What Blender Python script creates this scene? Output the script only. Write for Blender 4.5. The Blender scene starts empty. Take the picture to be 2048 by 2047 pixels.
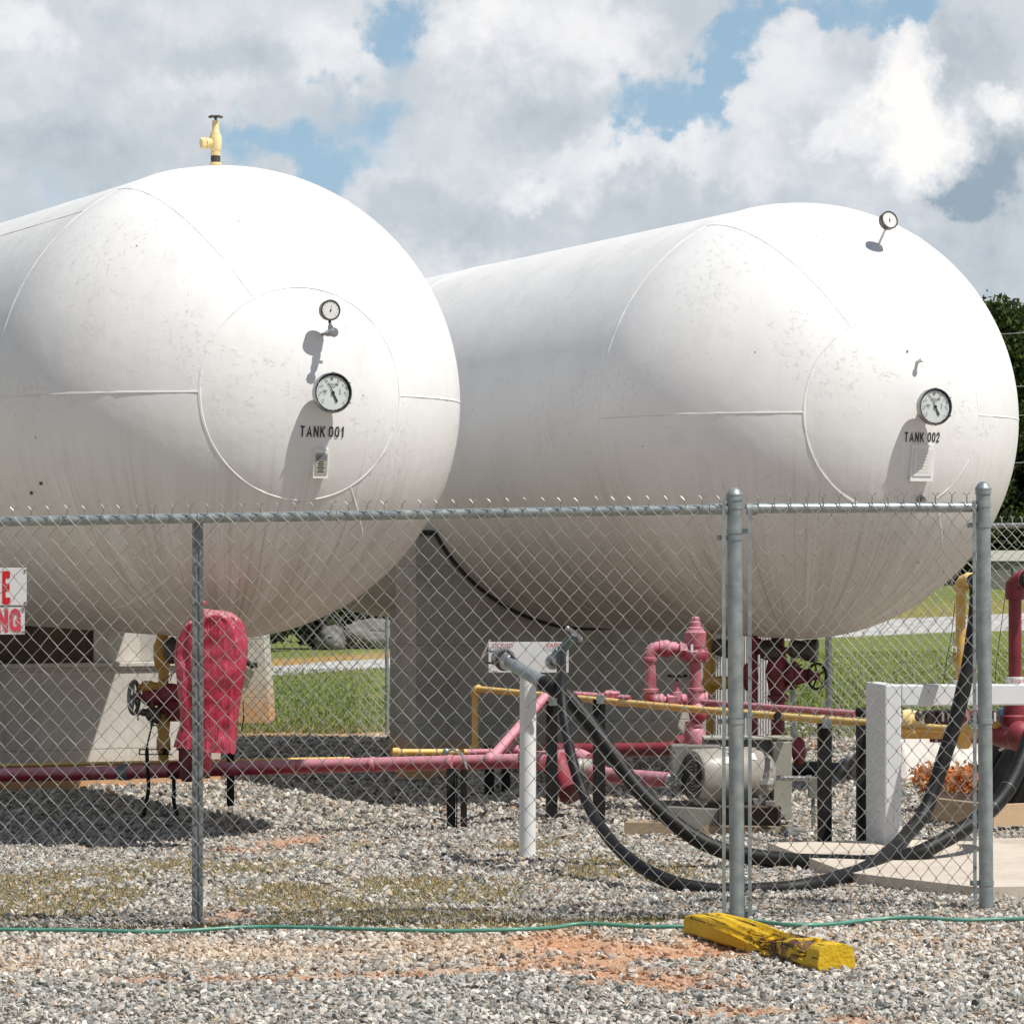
import bpy, bmesh, math, random
import numpy as np
from mathutils import Vector, Matrix, noise as mnoise
R = math.radians
random.seed(7); rng = np.random.default_rng(11)
scene = bpy.context.scene
COL = scene.collection
CAMH = 1.667; F = 6800.0; PITCH = math.atan(76.5/F)

# ------------------------------------------------------------------ placing helpers
def ray(u, v):
    x = (u-1024)/F; z = -(v-1023.5)/F
    c, s = math.cos(PITCH), math.sin(PITCH)
    return Vector((x, c - s*z, s + c*z))
def P(u, v, Y):
    d = ray(u, v); d = d*(Y/d.y)
    return Vector((d.x, d.y, d.z + CAMH))
def sm(t): t = max(0.0, min(1.0, t)); return t*t*(3-2*t)
def gz(x, y):
    z = 0.016*max(-8, min(8, x))
    if y > 16: z -= 0.13*sm((y-17)/5)*sm((-x+0.6)/2.0)
    if y > 34: z -= 0.10*sm((y-34)/14)
    # far side of the gravel track rises to a wooded bank
    yr = 60 + 1.45*(max(-30, min(x, 25))+3.8)
    if y > yr: z += 1.0*sm((y-yr)/(150-min(yr,105)))
    return z
def G(u, v):
    y = 15.0
    d = ray(u, v); d = d/d.y
    for _ in range(40):
        z = gz(d.x*y, y)
        y2 = (z-CAMH)/d.z if d.z < -1e-4 else 200
        y = 0.5*y+0.5*y2
    return Vector((d.x*y, y, gz(d.x*y, y)))

# ------------------------------------------------------------------ object helpers
MATR = {}
def tag(o, label=None, cat=None, group=None, kind=None):
    if label: o['label'] = label
    if cat: o['category'] = cat
    if group: o['group'] = group
    if kind: o['kind'] = kind
    return o
def thing(name, label, cat, loc=(0,0,0), rz=0.0, group=None):
    o = bpy.data.objects.new(name, None); COL.objects.link(o)
    o.empty_display_size = 0.2
    o.location = loc; o.rotation_euler = (0,0,rz)
    MATR[o.name] = Matrix.Translation(Vector(loc)) @ Matrix.Rotation(rz, 4, 'Z')
    tag(o, label, cat, group)
    return o
def root_of(o):
    while o.parent: o = o.parent
    return o
class MB:
    """collects shapes given in world coordinates, then links them as one mesh"""
    def __init__(s): s.v = []; s.f = []; s.sm = []
    def add(s, vs, fs, smooth=False):
        n = len(s.v); s.v += [Vector(v) for v in vs]
        for f in fs: s.f.append([i+n for i in f]); s.sm.append(smooth)
        return s
    def box(s, c, size, rz=0.0, rot=None, bev=0.0):
        M = rot if rot is not None else Matrix.Rotation(rz, 3, 'Z')
        a, b, d = [q/2 for q in size]; c = Vector(c)
        if bev <= 0:
            vs = [c + M @ Vector((x*a, y*b, z*d)) for z in (-1,1) for y in (-1,1) for x in (-1,1)]
            return s.add(vs, [(0,2,3,1),(4,5,7,6),(0,1,5,4),(2,6,7,3),(0,4,6,2),(1,3,7,5)])
        bm = bmesh.new(); bmesh.ops.create_cube(bm, size=1.0)
        for v in bm.verts: v.co = Vector((v.co.x*size[0], v.co.y*size[1], v.co.z*size[2]))
        bmesh.ops.bevel(bm, geom=list(bm.edges), offset=bev, segments=2, affect='EDGES', profile=0.5)
        bm.verts.index_update()
        vs = [c + M @ v.co for v in bm.verts]; fs = [[v.index for v in f.verts] for f in bm.faces]
        bm.free(); return s.add(vs, fs)
    def tube(s, pts, r, n=12, cap=True, closed=False, flat=None, smooth=True):
        pts = [Vector(p) for p in pts]; m = len(pts)
        rs = r if isinstance(r, (list, tuple)) else [r]*m
        T = []
        for i in range(m):
            if closed: t = pts[(i+1) % m]-pts[i-1]
            else: t = pts[min(i+1, m-1)]-pts[max(i-1, 0)]
            T.append(t.normalized() if t.length > 1e-9 else Vector((0,0,1)))
        up = Vector((0,0,1)) if abs(T[0].z) < 0.9 else Vector((0,1,0))
        N = (up - T[0]*up.dot(T[0])).normalized(); vs = []
        for i in range(m):
            N = (N - T[i]*N.dot(T[i])).normalized(); B = T[i].cross(N)
            for k in range(n):
                a = 2*math.pi*k/n
                vs.append(pts[i] + (N*math.cos(a) + B*math.sin(a))*rs[i])
        fs = []
        for i in range(m if closed else m-1):
            j = (i+1) % m
            for k in range(n):
                l = (k+1) % n; fs.append((i*n+k, i*n+l, j*n+l, j*n+k))
        s.add(vs, fs, smooth)
        if cap and not closed:
            s.add([vs[k] for k in range(n)], [tuple(range(n))[::-1]])
            s.add([vs[(m-1)*n+k] for k in range(n)], [tuple(range(n))])
        return s
    def lathe(s, o, axis, prof, n=24, smooth=True):
        """prof: list of (distance along axis, radius)"""
        o = Vector(o); A = Vector(axis).normalized()
        up = Vector((0,0,1)) if abs(A.z) < 0.9 else Vector((1,0,0))
        N = (up - A*up.dot(A)).normalized(); B = A.cross(N); vs = []; fs = []
        for (h, r) in prof:
            for k in range(n):
                a = 2*math.pi*k/n
                vs.append(o + A*h + (N*math.cos(a)+B*math.sin(a))*max(r, 1e-5))
        for i in range(len(prof)-1):
            for k in range(n):
                l = (k+1) % n; fs.append((i*n+k, i*n+l, (i+1)*n+l, (i+1)*n+k))
        fs.append(tuple(range(n))[::-1]); fs.append(tuple((len(prof)-1)*n+k for k in range(n)))
        return s.add(vs, fs, smooth)
    def cyl(s, a, b, r, n=20):
        a = Vector(a); b = Vector(b); L = (b-a).length; e = min(r*0.08, L*0.2)
        return s.lathe(a, b-a, [(0, r-e), (e, r), (L-e, r), (L, r-e)], n)
    def hexn(s, a, b, r):
        a = Vector(a); b = Vector(b); L = (b-a).length
        return s.lathe(a, b-a, [(0, r*.9), (r*.1, r), (L-r*.1, r), (L, r*.9)], 6, smooth=False)
    def ell(s, c, r, n=16, rot=None):
        c = Vector(c); M = rot or Matrix.Identity(3); vs = []; fs = []; m = n//2
        for i in range(m+1):
            t = math.pi*i/m
            for k in range(n):
                a = 2*math.pi*k/n
                vs.append(c + M @ Vector((r[0]*math.sin(t)*math.cos(a), r[1]*math.sin(t)*math.sin(a), r[2]*math.cos(t))))
        for i in range(m):
            for k in range(n):
                l = (k+1) % n; fs.append((i*n+k, (i+1)*n+k, (i+1)*n+l, i*n+l))
        return s.add(vs, fs, True)
    def build(s, name, mat, parent=None, loc=None):
        me = bpy.data.meshes.new(name)
        if parent is not None: inv = MATR[root_of(parent).name].inverted()
        elif loc is not None: inv = Matrix.Translation(-Vector(loc))
        else: inv = Matrix.Identity(4)
        me.from_pydata([tuple(inv @ v) for v in s.v], [], s.f)
        me.polygons.foreach_set('use_smooth', s.sm)
        me.materials.append(mat); me.update()
        if any(s.sm):
            bm = bmesh.new(); bm.from_mesh(me)
            for e in bm.edges:
                if len(e.link_faces) == 2 and e.calc_face_angle(0) > R(38): e.smooth = False
            bm.to_mesh(me); bm.free()
        o = bpy.data.objects.new(name, me); COL.objects.link(o)
        if parent is not None: o.parent = parent
        elif loc is not None: o.location = loc
        return o
def bez(pts, n=8):
    """Catmull-Rom through the points"""
    pts = [Vector(p) for p in pts]; q = [pts[0]*2-pts[1]] + pts + [pts[-1]*2-pts[-2]]; out = []
    for i in range(1, len(q)-2):
        for k in range(n):
            t = k/n; a, b, c, d = q[i-1], q[i], q[i+1], q[i+2]
            out.append(0.5*((2*b)+(c-a)*t+(2*a-5*b+4*c-d)*t*t+(3*b-a-3*c+d)*t**3))
    out.append(pts[-1]); return out
def npmesh(name, V, Fc, mat, attr=None, smooth=False):
    """V (n,3), Fc (m,k) with a constant face size k"""
    me = bpy.data.meshes.new(name); n = len(V); m, k = Fc.shape
    me.vertices.add(n); me.vertices.foreach_set('co', V.astype(np.float32).ravel())
    me.loops.add(m*k); me.loops.foreach_set('vertex_index', Fc.astype(np.int32).ravel())
    me.polygons.add(m); me.polygons.foreach_set('loop_start', np.arange(0, m*k, k, dtype=np.int32))
    me.polygons.foreach_set('use_smooth', np.full(m, smooth))
    if attr is not None:
        a = me.attributes.new('col', 'FLOAT_COLOR', 'POINT')
        a.data.foreach_set('color', attr.astype(np.float32).ravel())
    me.materials.append(mat); me.update(calc_edges=True)
    o = bpy.data.objects.new(name, me); COL.objects.link(o); return o

# ------------------------------------------------------------------ materials
class NT:
    def __init__(s, name):
        s.m = bpy.data.materials.new(name); s.m.use_nodes = True; s.t = s.m.node_tree
        s.t.nodes.clear(); s.out = s.t.nodes.new('ShaderNodeOutputMaterial')
        s.b = s.n('ShaderNodeBsdfPrincipled'); s.l(s.b.outputs[0], s.out.inputs[0])
        s.tc = s.n('ShaderNodeTexCoord')
    def n(s, t, **kw):
        x = s.t.nodes.new(t)
        for k, v in kw.items(): setattr(x, k, v)
        return x
    def l(s, a, b): s.t.links.new(a, b)
    def noise(s, scale, detail=4, rough=0.6, vec=None, dist=0.0):
        x = s.n('ShaderNodeTexNoise'); x.inputs['Scale'].default_value = scale
        x.inputs['Detail'].default_value = detail; x.inputs['Roughness'].default_value = rough
        x.inputs['Distortion'].default_value = dist
        s.l(vec if vec is not None else s.tc.outputs['Object'], x.inputs['Vector']); return x.outputs['Fac']
    def vor(s, scale, vec=None, feature='F1', out='Distance'):
        x = s.n('ShaderNodeTexVoronoi'); x.feature = feature; x.inputs['Scale'].default_value = scale
        s.l(vec if vec is not None else s.tc.outputs['Object'], x.inputs['Vector']); return x.outputs[out]
    def math(s, op, a, b=None, c=None, clamp=False):
        x = s.n('ShaderNodeMath', operation=op, use_clamp=clamp)
        for i, q in enumerate((a, b, c)):
            if q is None: continue
            if isinstance(q, (int, float)): x.inputs[i].default_value = q
            else: s.l(q, x.inputs[i])
        return x.outputs[0]
    def ramp(s, fac, lo, hi, a=0.0, b=1.0):
        x = s.n('ShaderNodeMapRange'); x.interpolation_type = 'SMOOTHSTEP'
        s.l(fac, x.inputs[0])
        for i, q in zip((1,2,3,4), (lo, hi, a, b)): x.inputs[i].default_value = q
        return x.outputs[0]
    def mix(s, fac, a, b, typ='MIX'):
        x = s.n('ShaderNodeMix', data_type='RGBA', blend_type=typ)
        for q, k in ((fac, 0), (a, 6), (b, 7)):
            if isinstance(q, (int, float)): x.inputs[k].default_value = q
            elif isinstance(q, tuple): x.inputs[k].default_value = (*q[:3], 1)
            else: s.l(q, x.inputs[k])
        return x.outputs[2]
    def sep(s, v):
        x = s.n('ShaderNodeSeparateXYZ'); s.l(v, x.inputs[0]); return x.outputs
    def comb(s, x_, y_, z_):
        x = s.n('ShaderNodeCombineXYZ')
        for i, q in enumerate((x_, y_, z_)):
            if isinstance(q, (int, float)): x.inputs[i].default_value = q
            else: s.l(q, x.inputs[i])
        return x.outputs[0]
    def bump(s, h, strength=0.3, dist=0.01, nrm=None):
        x = s.n('ShaderNodeBump'); x.inputs['Strength'].default_value = strength
        x.inputs['Distance'].default_value = dist; s.l(h, x.inputs['Height'])
        if nrm is not None: s.l(nrm, x.inputs['Normal'])
        return x.outputs[0]
    def set(s, col=None, rough=None, metal=None, nrm=None, spec=None):
        for q, k in ((col,'Base Color'), (rough,'Roughness'), (metal,'Metallic'), (nrm,'Normal'), (spec,'Specular IOR Level')):
            if q is None: continue
            if isinstance(q, tuple): s.b.inputs[k].default_value = (*q[:3], 1)
            elif isinstance(q, (int, float)): s.b.inputs[k].default_value = q
            else: s.l(q, s.b.inputs[k])
        return s.m
def paint(name, a, b, rough=0.5, metal=0.0, scale=6, spots=None, spot_scale=25, spot_th=0.68, bump=0.15, bd=0.002, spec=0.5):
    """a / b: two tones of the same coat mixed by noise; spots: chips, rust or dirt"""
    t = NT(name); c = t.mix(t.ramp(t.noise(scale, 5), 0.35, 0.65), a, b)
    h = t.noise(scale*8, 5)
    if spots is not None:
        k = t.ramp(t.noise(spot_scale, 6, 0.7), spot_th, spot_th+0.05); c = t.mix(k, c, spots)
        h = t.math('SUBTRACT', h, k)
    r = t.ramp(t.noise(scale*3, 3), 0.3, 0.7, max(rough-.1, .02), min(rough+.12, 1))
    return t.set(c, r, metal, t.bump(h, bump, bd), spec)
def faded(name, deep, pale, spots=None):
    """old pipe paint: paler where it faces up"""
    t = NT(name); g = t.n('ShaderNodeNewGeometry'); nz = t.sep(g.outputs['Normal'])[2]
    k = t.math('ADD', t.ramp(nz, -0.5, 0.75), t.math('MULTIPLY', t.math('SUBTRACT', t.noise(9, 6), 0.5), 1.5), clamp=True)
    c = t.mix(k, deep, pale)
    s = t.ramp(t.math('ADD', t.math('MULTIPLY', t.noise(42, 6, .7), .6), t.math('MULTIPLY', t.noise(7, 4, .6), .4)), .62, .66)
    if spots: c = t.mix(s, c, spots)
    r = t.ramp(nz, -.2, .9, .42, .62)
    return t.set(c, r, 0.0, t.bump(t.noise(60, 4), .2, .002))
M = {}
M['galv'] = paint('galvanised_steel', (.25,.29,.30), (.36,.40,.40), .40, .45, 14, (.5,.52,.5), 60, .70, .12)
M['galv_dull'] = paint('weathered_galvanised_steel', (.17,.185,.19), (.29,.305,.31), .5, .5, 20, (.4,.41,.41), 30, .62, .2)
M['wire'] = paint('galvanised_wire', (.32,.32,.30), (.46,.455,.43), .34, .55, 9, None)
M['wire_far'] = paint('dull_galvanised_wire', (.36,.36,.33), (.46,.45,.42), .6, .0, 3, None)
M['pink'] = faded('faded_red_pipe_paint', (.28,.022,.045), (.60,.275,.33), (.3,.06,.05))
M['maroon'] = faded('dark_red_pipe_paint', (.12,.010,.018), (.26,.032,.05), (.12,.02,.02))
M['yellow'] = faded('pale_top_yellow_paint', (.55,.29,.04), (.80,.56,.21), (.35,.16,.05))
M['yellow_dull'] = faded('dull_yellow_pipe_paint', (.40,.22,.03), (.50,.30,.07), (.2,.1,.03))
M['cream'] = paint('pale_yellow_valve_paint', (.78,.60,.26), (.86,.70,.38), .45, 0, 12, (.5,.4,.1), 40, .7, .25)
M['black'] = paint('black_painted_steel', (.006,.006,.006), (.014,.014,.013), .6, 0, 9, (.07,.03,.015), 30, .72, .3, spec=.3)
M['hose'] = None
M['white'] = paint('white_enamel', (.74,.74,.73), (.80,.80,.79), .38, 0, 5, (.45,.36,.26), 34, .745, .12)
M['framewhite'] = None
M['metal'] = paint('bright_fitting_metal', (.32,.33,.34), (.45,.45,.45), .3, .85, 20, (.2,.18,.15), 50, .68, .2)
M['brass'] = paint('brass', (.45,.30,.09), (.55,.38,.13), .35, .9, 30, None)
M['darkmetal'] = paint('dark_oily_metal', (.05,.045,.04), (.10,.09,.08), .45, .4, 25, (.2,.09,.04), 40, .66, .4)
M['bluegrey'] = paint('blue_grey_casting', (.12,.18,.19), (.18,.25,.26), .45, .3, 20, None)
M['motor'] = paint('beige_motor_enamel', (.29,.27,.235), (.34,.32,.28), .42, 0, 8, (.3,.24,.18), 40, .70, .15)
M['motordark'] = paint('grey_motor_casting', (.16,.16,.14), (.22,.215,.19), .55, 0, 10, (.12,.08,.05), 30, .66, .25)
M['guard'] = paint('olive_grey_sheet_metal', (.36,.36,.30), (.41,.41,.35), .5, 0, 3, (.22,.10,.04), 9, .76, .1)
M['slot'] = paint('black_slot', (.01,.01,.01), (.016,.016,.015), .8, 0, 6, None)
M['glass_face'] = paint('gauge_dial_face', (.58,.63,.63), (.64,.68,.67), .35, 0, 4, None, bump=0.0)
M['ink'] = paint('black_lettering', (.012,.012,.013), (.02,.02,.02), .55, 0, 9, None, bump=0.0)
M['inkgrey'] = paint('grey_print', (.16,.17,.18), (.22,.23,.24), .6, 0, 9, None, bump=0.0)
M['redink'] = paint('red_lettering', (.56,.008,.014), (.62,.012,.02), .45, 0, 9, None, bump=0.0)
M['pinkink'] = paint('faded_red_lettering', (.58,.05,.09), (.64,.07,.11), .45, 0, 9, None, bump=0.0)
M['redprint'] = paint('small_red_print', (.45,.03,.04), (.5,.05,.06), .5, 0, 9, None, bump=0.0)
M['sign'] = paint('white_sign_sheet', (.70,.70,.70), (.76,.76,.76), .35, 0, 3, (.4,.38,.35), 60, .76, .05)
M['chrome'] = paint('polished_bezel', (.30,.30,.31), (.42,.42,.42), .16, .95, 10, None, bump=.02)
M['bezel'] = paint('worn_dark_bezel', (.06,.055,.05), (.12,.10,.09), .4, .5, 30, (.3,.2,.14), 60, .66, .2)
M['gardenhose'] = paint('green_garden_hose', (.07,.24,.18), (.10,.30,.23), .38, 0, 10, (.2,.2,.16), 50, .72, .1)
M['felt'] = paint('black_saddle_felt', (.02,.02,.02), (.035,.035,.033), .9, 0, 12, None)
M['tarp'] = paint('pale_tarp', (.52,.49,.45), (.62,.59,.55), .6, 0, 2.5, (.3,.26,.22), 9, .66, .3, .004)
M['blacktarp'] = paint('black_plastic_sheet', (.02,.02,.022), (.04,.04,.042), .25, 0, 6, (.15,.13,.11), 20, .68, .6, .004)
M['blue'] = paint('blue_box_paint', (.05,.12,.26), (.08,.17,.32), .5, 0, 8, None)
M['leafred'] = paint('orange_dry_leaves', (.55,.17,.05), (.72,.33,.13), .8, 0, 30, (.25,.08,.03), 40, .6, .4)

# gas hose rubber: fine ribs, dust
t = NT('black_rubber_hose'); d = t.ramp(t.noise(14, 6, .65), .45, .75)
M['hose'] = t.set(t.mix(d, (.006,.006,.007), (.024,.023,.022)), .55, 0, t.bump(t.noise(55, 5), .35, .003), .35)
# white frame with rust runs
t = NT('white_frame_enamel'); o = t.sep(t.tc.outputs['Object'])
run = t.ramp(t.noise(1.0, 3, .6, t.comb(t.math('MULTIPLY', o[0], 38), t.math('MULTIPLY', o[1], 38), t.math('MULTIPLY', o[2], 2.2))), .69, .74)
M['framewhite'] = t.set(t.mix(t.math('MULTIPLY', run, .7), t.mix(t.ramp(t.noise(3,5),.4,.7), (.66,.68,.70), (.72,.73,.74)), (.42,.22,.09)), .45, 0, t.bump(t.noise(30,4), .08, .002))
# white tank coat: brush streaks and dust running down, blisters, rust specks
def tank_mat(name, seed):
    t = NT(name); ob = t.sep(t.tc.outputs['Object']); x, y, z = ob
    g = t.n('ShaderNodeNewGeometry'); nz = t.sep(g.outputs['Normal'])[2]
    yn = t.math('ABSOLUTE', y)
    q = t.math('MULTIPLY', t.math('ARCTAN2', t.math('MAXIMUM', x, 0.0), t.math('ADD', yn, 1e-4)), 1.5)
    q = t.math('ADD', q, t.math('MINIMUM', x, 0.0))
    q = t.math('MULTIPLY', q, t.math('SIGN', y))
    wob = t.math('MULTIPLY', t.noise(1.6, 3), .06)
    vec = t.comb(t.math('MULTIPLY', t.math('ADD', q, wob), 24), t.math('MULTIPLY', z, .55), t.math('ADD', t.math('SIGN', y), seed))
    s1 = t.noise(1.0, 6, .72, vec)
    vec2 = t.comb(t.math('MULTIPLY', q, 7), t.math('MULTIPLY', z, .8), seed+3.0)
    s2 = t.noise(1.0, 4, .6, vec2)
    low = t.ramp(nz, -.05, -.95)             # darker tone grows where the shell faces downward
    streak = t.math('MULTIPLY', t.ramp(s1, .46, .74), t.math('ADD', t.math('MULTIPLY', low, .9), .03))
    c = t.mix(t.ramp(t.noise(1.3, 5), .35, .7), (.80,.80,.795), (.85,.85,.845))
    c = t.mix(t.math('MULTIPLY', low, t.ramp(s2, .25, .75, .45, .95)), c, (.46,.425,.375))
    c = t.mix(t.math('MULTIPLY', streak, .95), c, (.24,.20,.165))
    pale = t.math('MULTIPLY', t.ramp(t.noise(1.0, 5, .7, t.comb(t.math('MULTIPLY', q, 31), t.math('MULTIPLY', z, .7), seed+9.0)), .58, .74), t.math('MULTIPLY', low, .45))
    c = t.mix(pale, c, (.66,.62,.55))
    smudge = t.math('MULTIPLY', t.ramp(t.noise(2.2, 6, .7, dist=.6), .55, .72), .30)
    c = t.mix(smudge, c, (.60,.585,.56))
    sp = t.ramp(t.noise(19, 2, .5), .775, .79)
    c = t.mix(sp, c, (.16,.11,.08))
    # crazed / flaking coat
    fl = t.math('MULTIPLY', t.ramp(t.noise(24, 7, .75, dist=.8), .57, .63), t.ramp(t.noise(1.5, 4, .6), .50, .61))
    h = t.math('ADD', t.math('MULTIPLY', t.noise(9, 6, .6), .5), t.math('MULTIPLY', fl, .9))
    h = t.math('ADD', h, t.math('MULTIPLY', t.noise(120, 3), .08))
    return t.set(c, t.ramp(t.noise(5,4), .3, .7, .42, .6), 0, t.bump(h, .5, .008, t.bump(t.noise(2.4, 3, .5), .25, .03)), .4)
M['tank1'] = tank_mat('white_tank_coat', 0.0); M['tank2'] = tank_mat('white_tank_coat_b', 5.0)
# concrete
def conc(name, a, b, clay=0.0, z0=0.0):
    t = NT(name); z = t.sep(t.tc.outputs['Object'])[2]
    c = t.mix(t.ramp(t.noise(2.2, 6, .65), .35, .7), a, b)
    c = t.mix(t.math('MULTIPLY', t.ramp(t.noise(55, 3), .62, .72), .5), c, (.12,.11,.10))
    run = t.ramp(t.noise(1.0, 5, .65, t.comb(t.math('MULTIPLY', t.sep(t.tc.outputs['Object'])[0], 9), t.math('MULTIPLY', t.sep(t.tc.outputs['Object'])[1], 9), t.math('MULTIPLY', z, .7))), .5, .8)
    c = t.mix(t.math('MULTIPLY', run, .35), c, (.22,.17,.12))
    if clay > 0:
        k = t.math('ADD', t.ramp(z, clay, 0.0), t.math('MULTIPLY', t.math('SUBTRACT', t.noise(6,5), .5), .5), clamp=True)
        k = t.math('MULTIPLY', k, t.ramp(z, clay*1.2, clay*.3))
        c = t.mix(k, c, (.60,.33,.16))
    fz = t.math('FRACT', t.math('MULTIPLY', z, 1.63)); jn = t.ramp(t.math('ABSOLUTE', t.math('SUBTRACT', fz, .5)), .010, .003)
    c = t.mix(t.math('MULTIPLY', jn, .45), c, (.15,.14,.12))
    st_ = t.math('MULTIPLY', t.ramp(t.noise(1.1, 6, .7, dist=1.0), .54, .66), .4); c = t.mix(st_, c, (.26,.23,.19))
    h = t.math('ADD', t.math('SUBTRACT', t.noise(7,6,.6), t.math('MULTIPLY', jn, .8)), t.math('MULTIPLY', t.ramp(t.noise(70,3), .6, .7), -.4))
    return t.set(c, .88, 0, t.bump(h, .4, .008), .25)
M['conc'] = conc('concrete', (.52,.495,.45), (.63,.60,.55), .35)
M['conc2'] = conc('grey_concrete', (.36,.35,.32), (.46,.44,.41), .28)
M['concfar'] = conc('clay_stained_concrete', (.55,.52,.47), (.62,.59,.54), .75)
M['slab'] = conc('pale_concrete_slab', (.56,.49,.41), (.64,.57,.48))
# rusty brown steel, also the shade painted above the left pedestal
M['rust'] = paint('rusty_steel_and_shade_brown', (.085,.06,.045), (.13,.095,.07), .75, .1, 3, (.20,.10,.05), 10, .70, .3)
# timber
def wood(name, a, b, dark, sc=1.0, crack=0.0, paint_c=None):
    t = NT(name); o = t.sep(t.tc.outputs['Object'])
    v = t.comb(t.math('MULTIPLY', o[0], 3*sc), t.math('MULTIPLY', o[1], 60*sc), t.math('MULTIPLY', o[2], 60*sc))
    g = t.noise(1.0, 5, .7, v, .4); c = t.mix(t.ramp(g, .35, .7), a, b)
    k = t.ramp(g, .62, .70)
    c = t.mix(t.math('MULTIPLY', k, .7), c, dark)
    kn = t.ramp(t.vor(5.0), .10, .04); c = t.mix(t.math('MULTIPLY', kn, .6), c, dark)
    return t.set(c, .8, 0, t.bump(t.math('SUBTRACT', g, k), .5, .004), .2)
M['wood'] = wood('pale_timber', (.60,.42,.26), (.68,.50,.33), (.36,.20,.10))
M['oldwood'] = wood('weathered_timber', (.34,.25,.16), (.45,.35,.24), (.12,.08,.05))
# yellow painted broken sleeper (local x along the timber)
t = NT('cracked_yellow_timber'); o = t.sep(t.tc.outputs['Object'])
v = t.comb(t.math('MULTIPLY', o[0], 2.4), t.math('MULTIPLY', o[1], 42), t.math('MULTIPLY', o[2], 42))
g = t.noise(1.0, 6, .7, v, .8)
bare = t.ramp(t.noise(7.0, 6, .75, dist=.6), .52, .57); near = t.ramp(o[0], -.30, -.05); bare = t.math('MULTIPLY', bare, t.math('MULTIPLY', near, t.ramp(o[0], .62, .5)))
crk = t.math('MULTIPLY', t.ramp(g, .57, .61), t.ramp(o[0], .70, .66))
c = t.mix(t.ramp(t.noise(5,4),.4,.65), (.60,.37,.010), (.68,.44,.025))
c = t.mix(bare, c, (.16,.085,.045)); c = t.mix(crk, c, (.035,.02,.012))
M['curb'] = t.set(c, .6, 0, t.bump(t.math('SUBTRACT', t.noise(30,4), t.math('MULTIPLY', crk, 2.5)), 1.0, .010), .3)
# crinkled red vinyl bag
t = NT('crinkled_red_vinyl'); o = t.sep(t.tc.outputs['Object'])
fold = t.noise(1.0, 4, .6, t.comb(t.math('MULTIPLY', o[0], 34), t.math('MULTIPLY', o[1], 14), t.math('MULTIPLY', o[2], 2.6)), .5)
cr = t.noise(16, 5, .6, dist=1.2)
c = t.mix(t.ramp(t.noise(4,5), .35, .7), (.36,.015,.04), (.55,.075,.13))
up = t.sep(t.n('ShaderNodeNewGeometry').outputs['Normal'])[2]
c = t.mix(t.math('MULTIPLY', t.ramp(up, .3, .9), .55), c, (.72,.42,.45))  # upward faces painted paler, as the reflection on top of the vinyl
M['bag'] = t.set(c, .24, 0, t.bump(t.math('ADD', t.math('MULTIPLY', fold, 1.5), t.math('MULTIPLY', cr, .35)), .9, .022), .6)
# per-vertex coloured stones / leaves / blades
def colmat(name, rough=.85, trans=0.0, nb=60):
    t = NT(name); a = t.n('ShaderNodeAttribute'); a.attribute_name = 'col'
    c = t.mix(t.ramp(t.noise(nb, 4), .3, .7, .0, .35), a.outputs['Color'], (.2,.18,.16), 'MULTIPLY') if nb else a.outputs['Color']
    if trans:
        tr = t.n('ShaderNodeBsdfTranslucent'); mx = t.n('ShaderNodeMixShader'); mx.inputs[0].default_value = trans
        t.l(a.outputs['Color'], tr.inputs[0]); t.l(t.b.outputs[0], mx.inputs[1]); t.l(tr.outputs[0], mx.inputs[2]); t.l(mx.outputs[0], t.out.inputs[0])
    return t.set(c, rough, 0, None, .25)
M['stone'] = colmat('crushed_stone', .85)
M['leaf'] = colmat('leaves', .6, .3, 0)
M['blade'] = colmat('dry_blades', .8, .2, 0)

# ------------------------------------------------------------------ ground
def clay(x, y):
    """0..1: how bare the orange clay lies at this spot"""
    n = mnoise.noise(Vector((x*2.1, y*1.2, 3.1))) + .5*mnoise.noise(Vector((x*6, y*5, 1.7)))
    n2 = mnoise.noise(Vector((x*14, y*9, 5.7)))
    b = 0.0
    for (u, v, rx, ry) in CLAY:
        c = CLAYP[(u, v)]
        d = ((x-c.x)/rx)**2 + ((y-c.y)/ry)**2
        b = max(b, math.exp(-d*1.1))
    return max(0.0, min(1.0, (b*1.35 + n*.6 + n2*.55 - .62)*1.8)) if b > .05 else 0.0
CLAY = [(1110,1886,.34,.50),(1200,1892,.36,.40),(1290,1896,.30,.30),(1180,1922,.45,.30),(1390,1898,.30,.34),(1300,1912,.4,.25),(1330,1955,.45,.25),(1250,1940,.35,.2),(1420,1968,.3,.2),
        (1480,2020,.28,.16),(720,1950,.5,.12),(540,1956,.3,.12),(270,1958,.3,.12),(880,1945,.35,.18),(990,1938,.35,.2),(560,1685,.40,.6),(480,1700,.3,.4),(450,1830,.2,.3),(1700,2040,.2,.12)]
CLAYP = {(u, v): G(u, v) for (u, v, a, b) in CLAY}
MOSS = [(200,1745,.65,1.0),(40,1770,.5,1.0),(60,1815,.6,.7),(480,1735,.6,.9),(330,1728,.5,.9),(560,1790,.5,.7),(720,1810,.6,.7),(820,1832,.7,.4),(850,1775,.6,.8),(640,1828,.5,.4),(1000,1852,.9,.22),(950,1790,.4,.5),
        (1180,1845,.8,.22),(1190,1738,.35,.8),(1270,1738,.3,.6),(1330,1742,.3,.6),(1060,1690,.25,.9),(700,1690,.4,.9),(150,1790,.5,.5)]
MOSSP = [(G(u, v), a, b) for (u, v, a, b) in MOSS]
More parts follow.
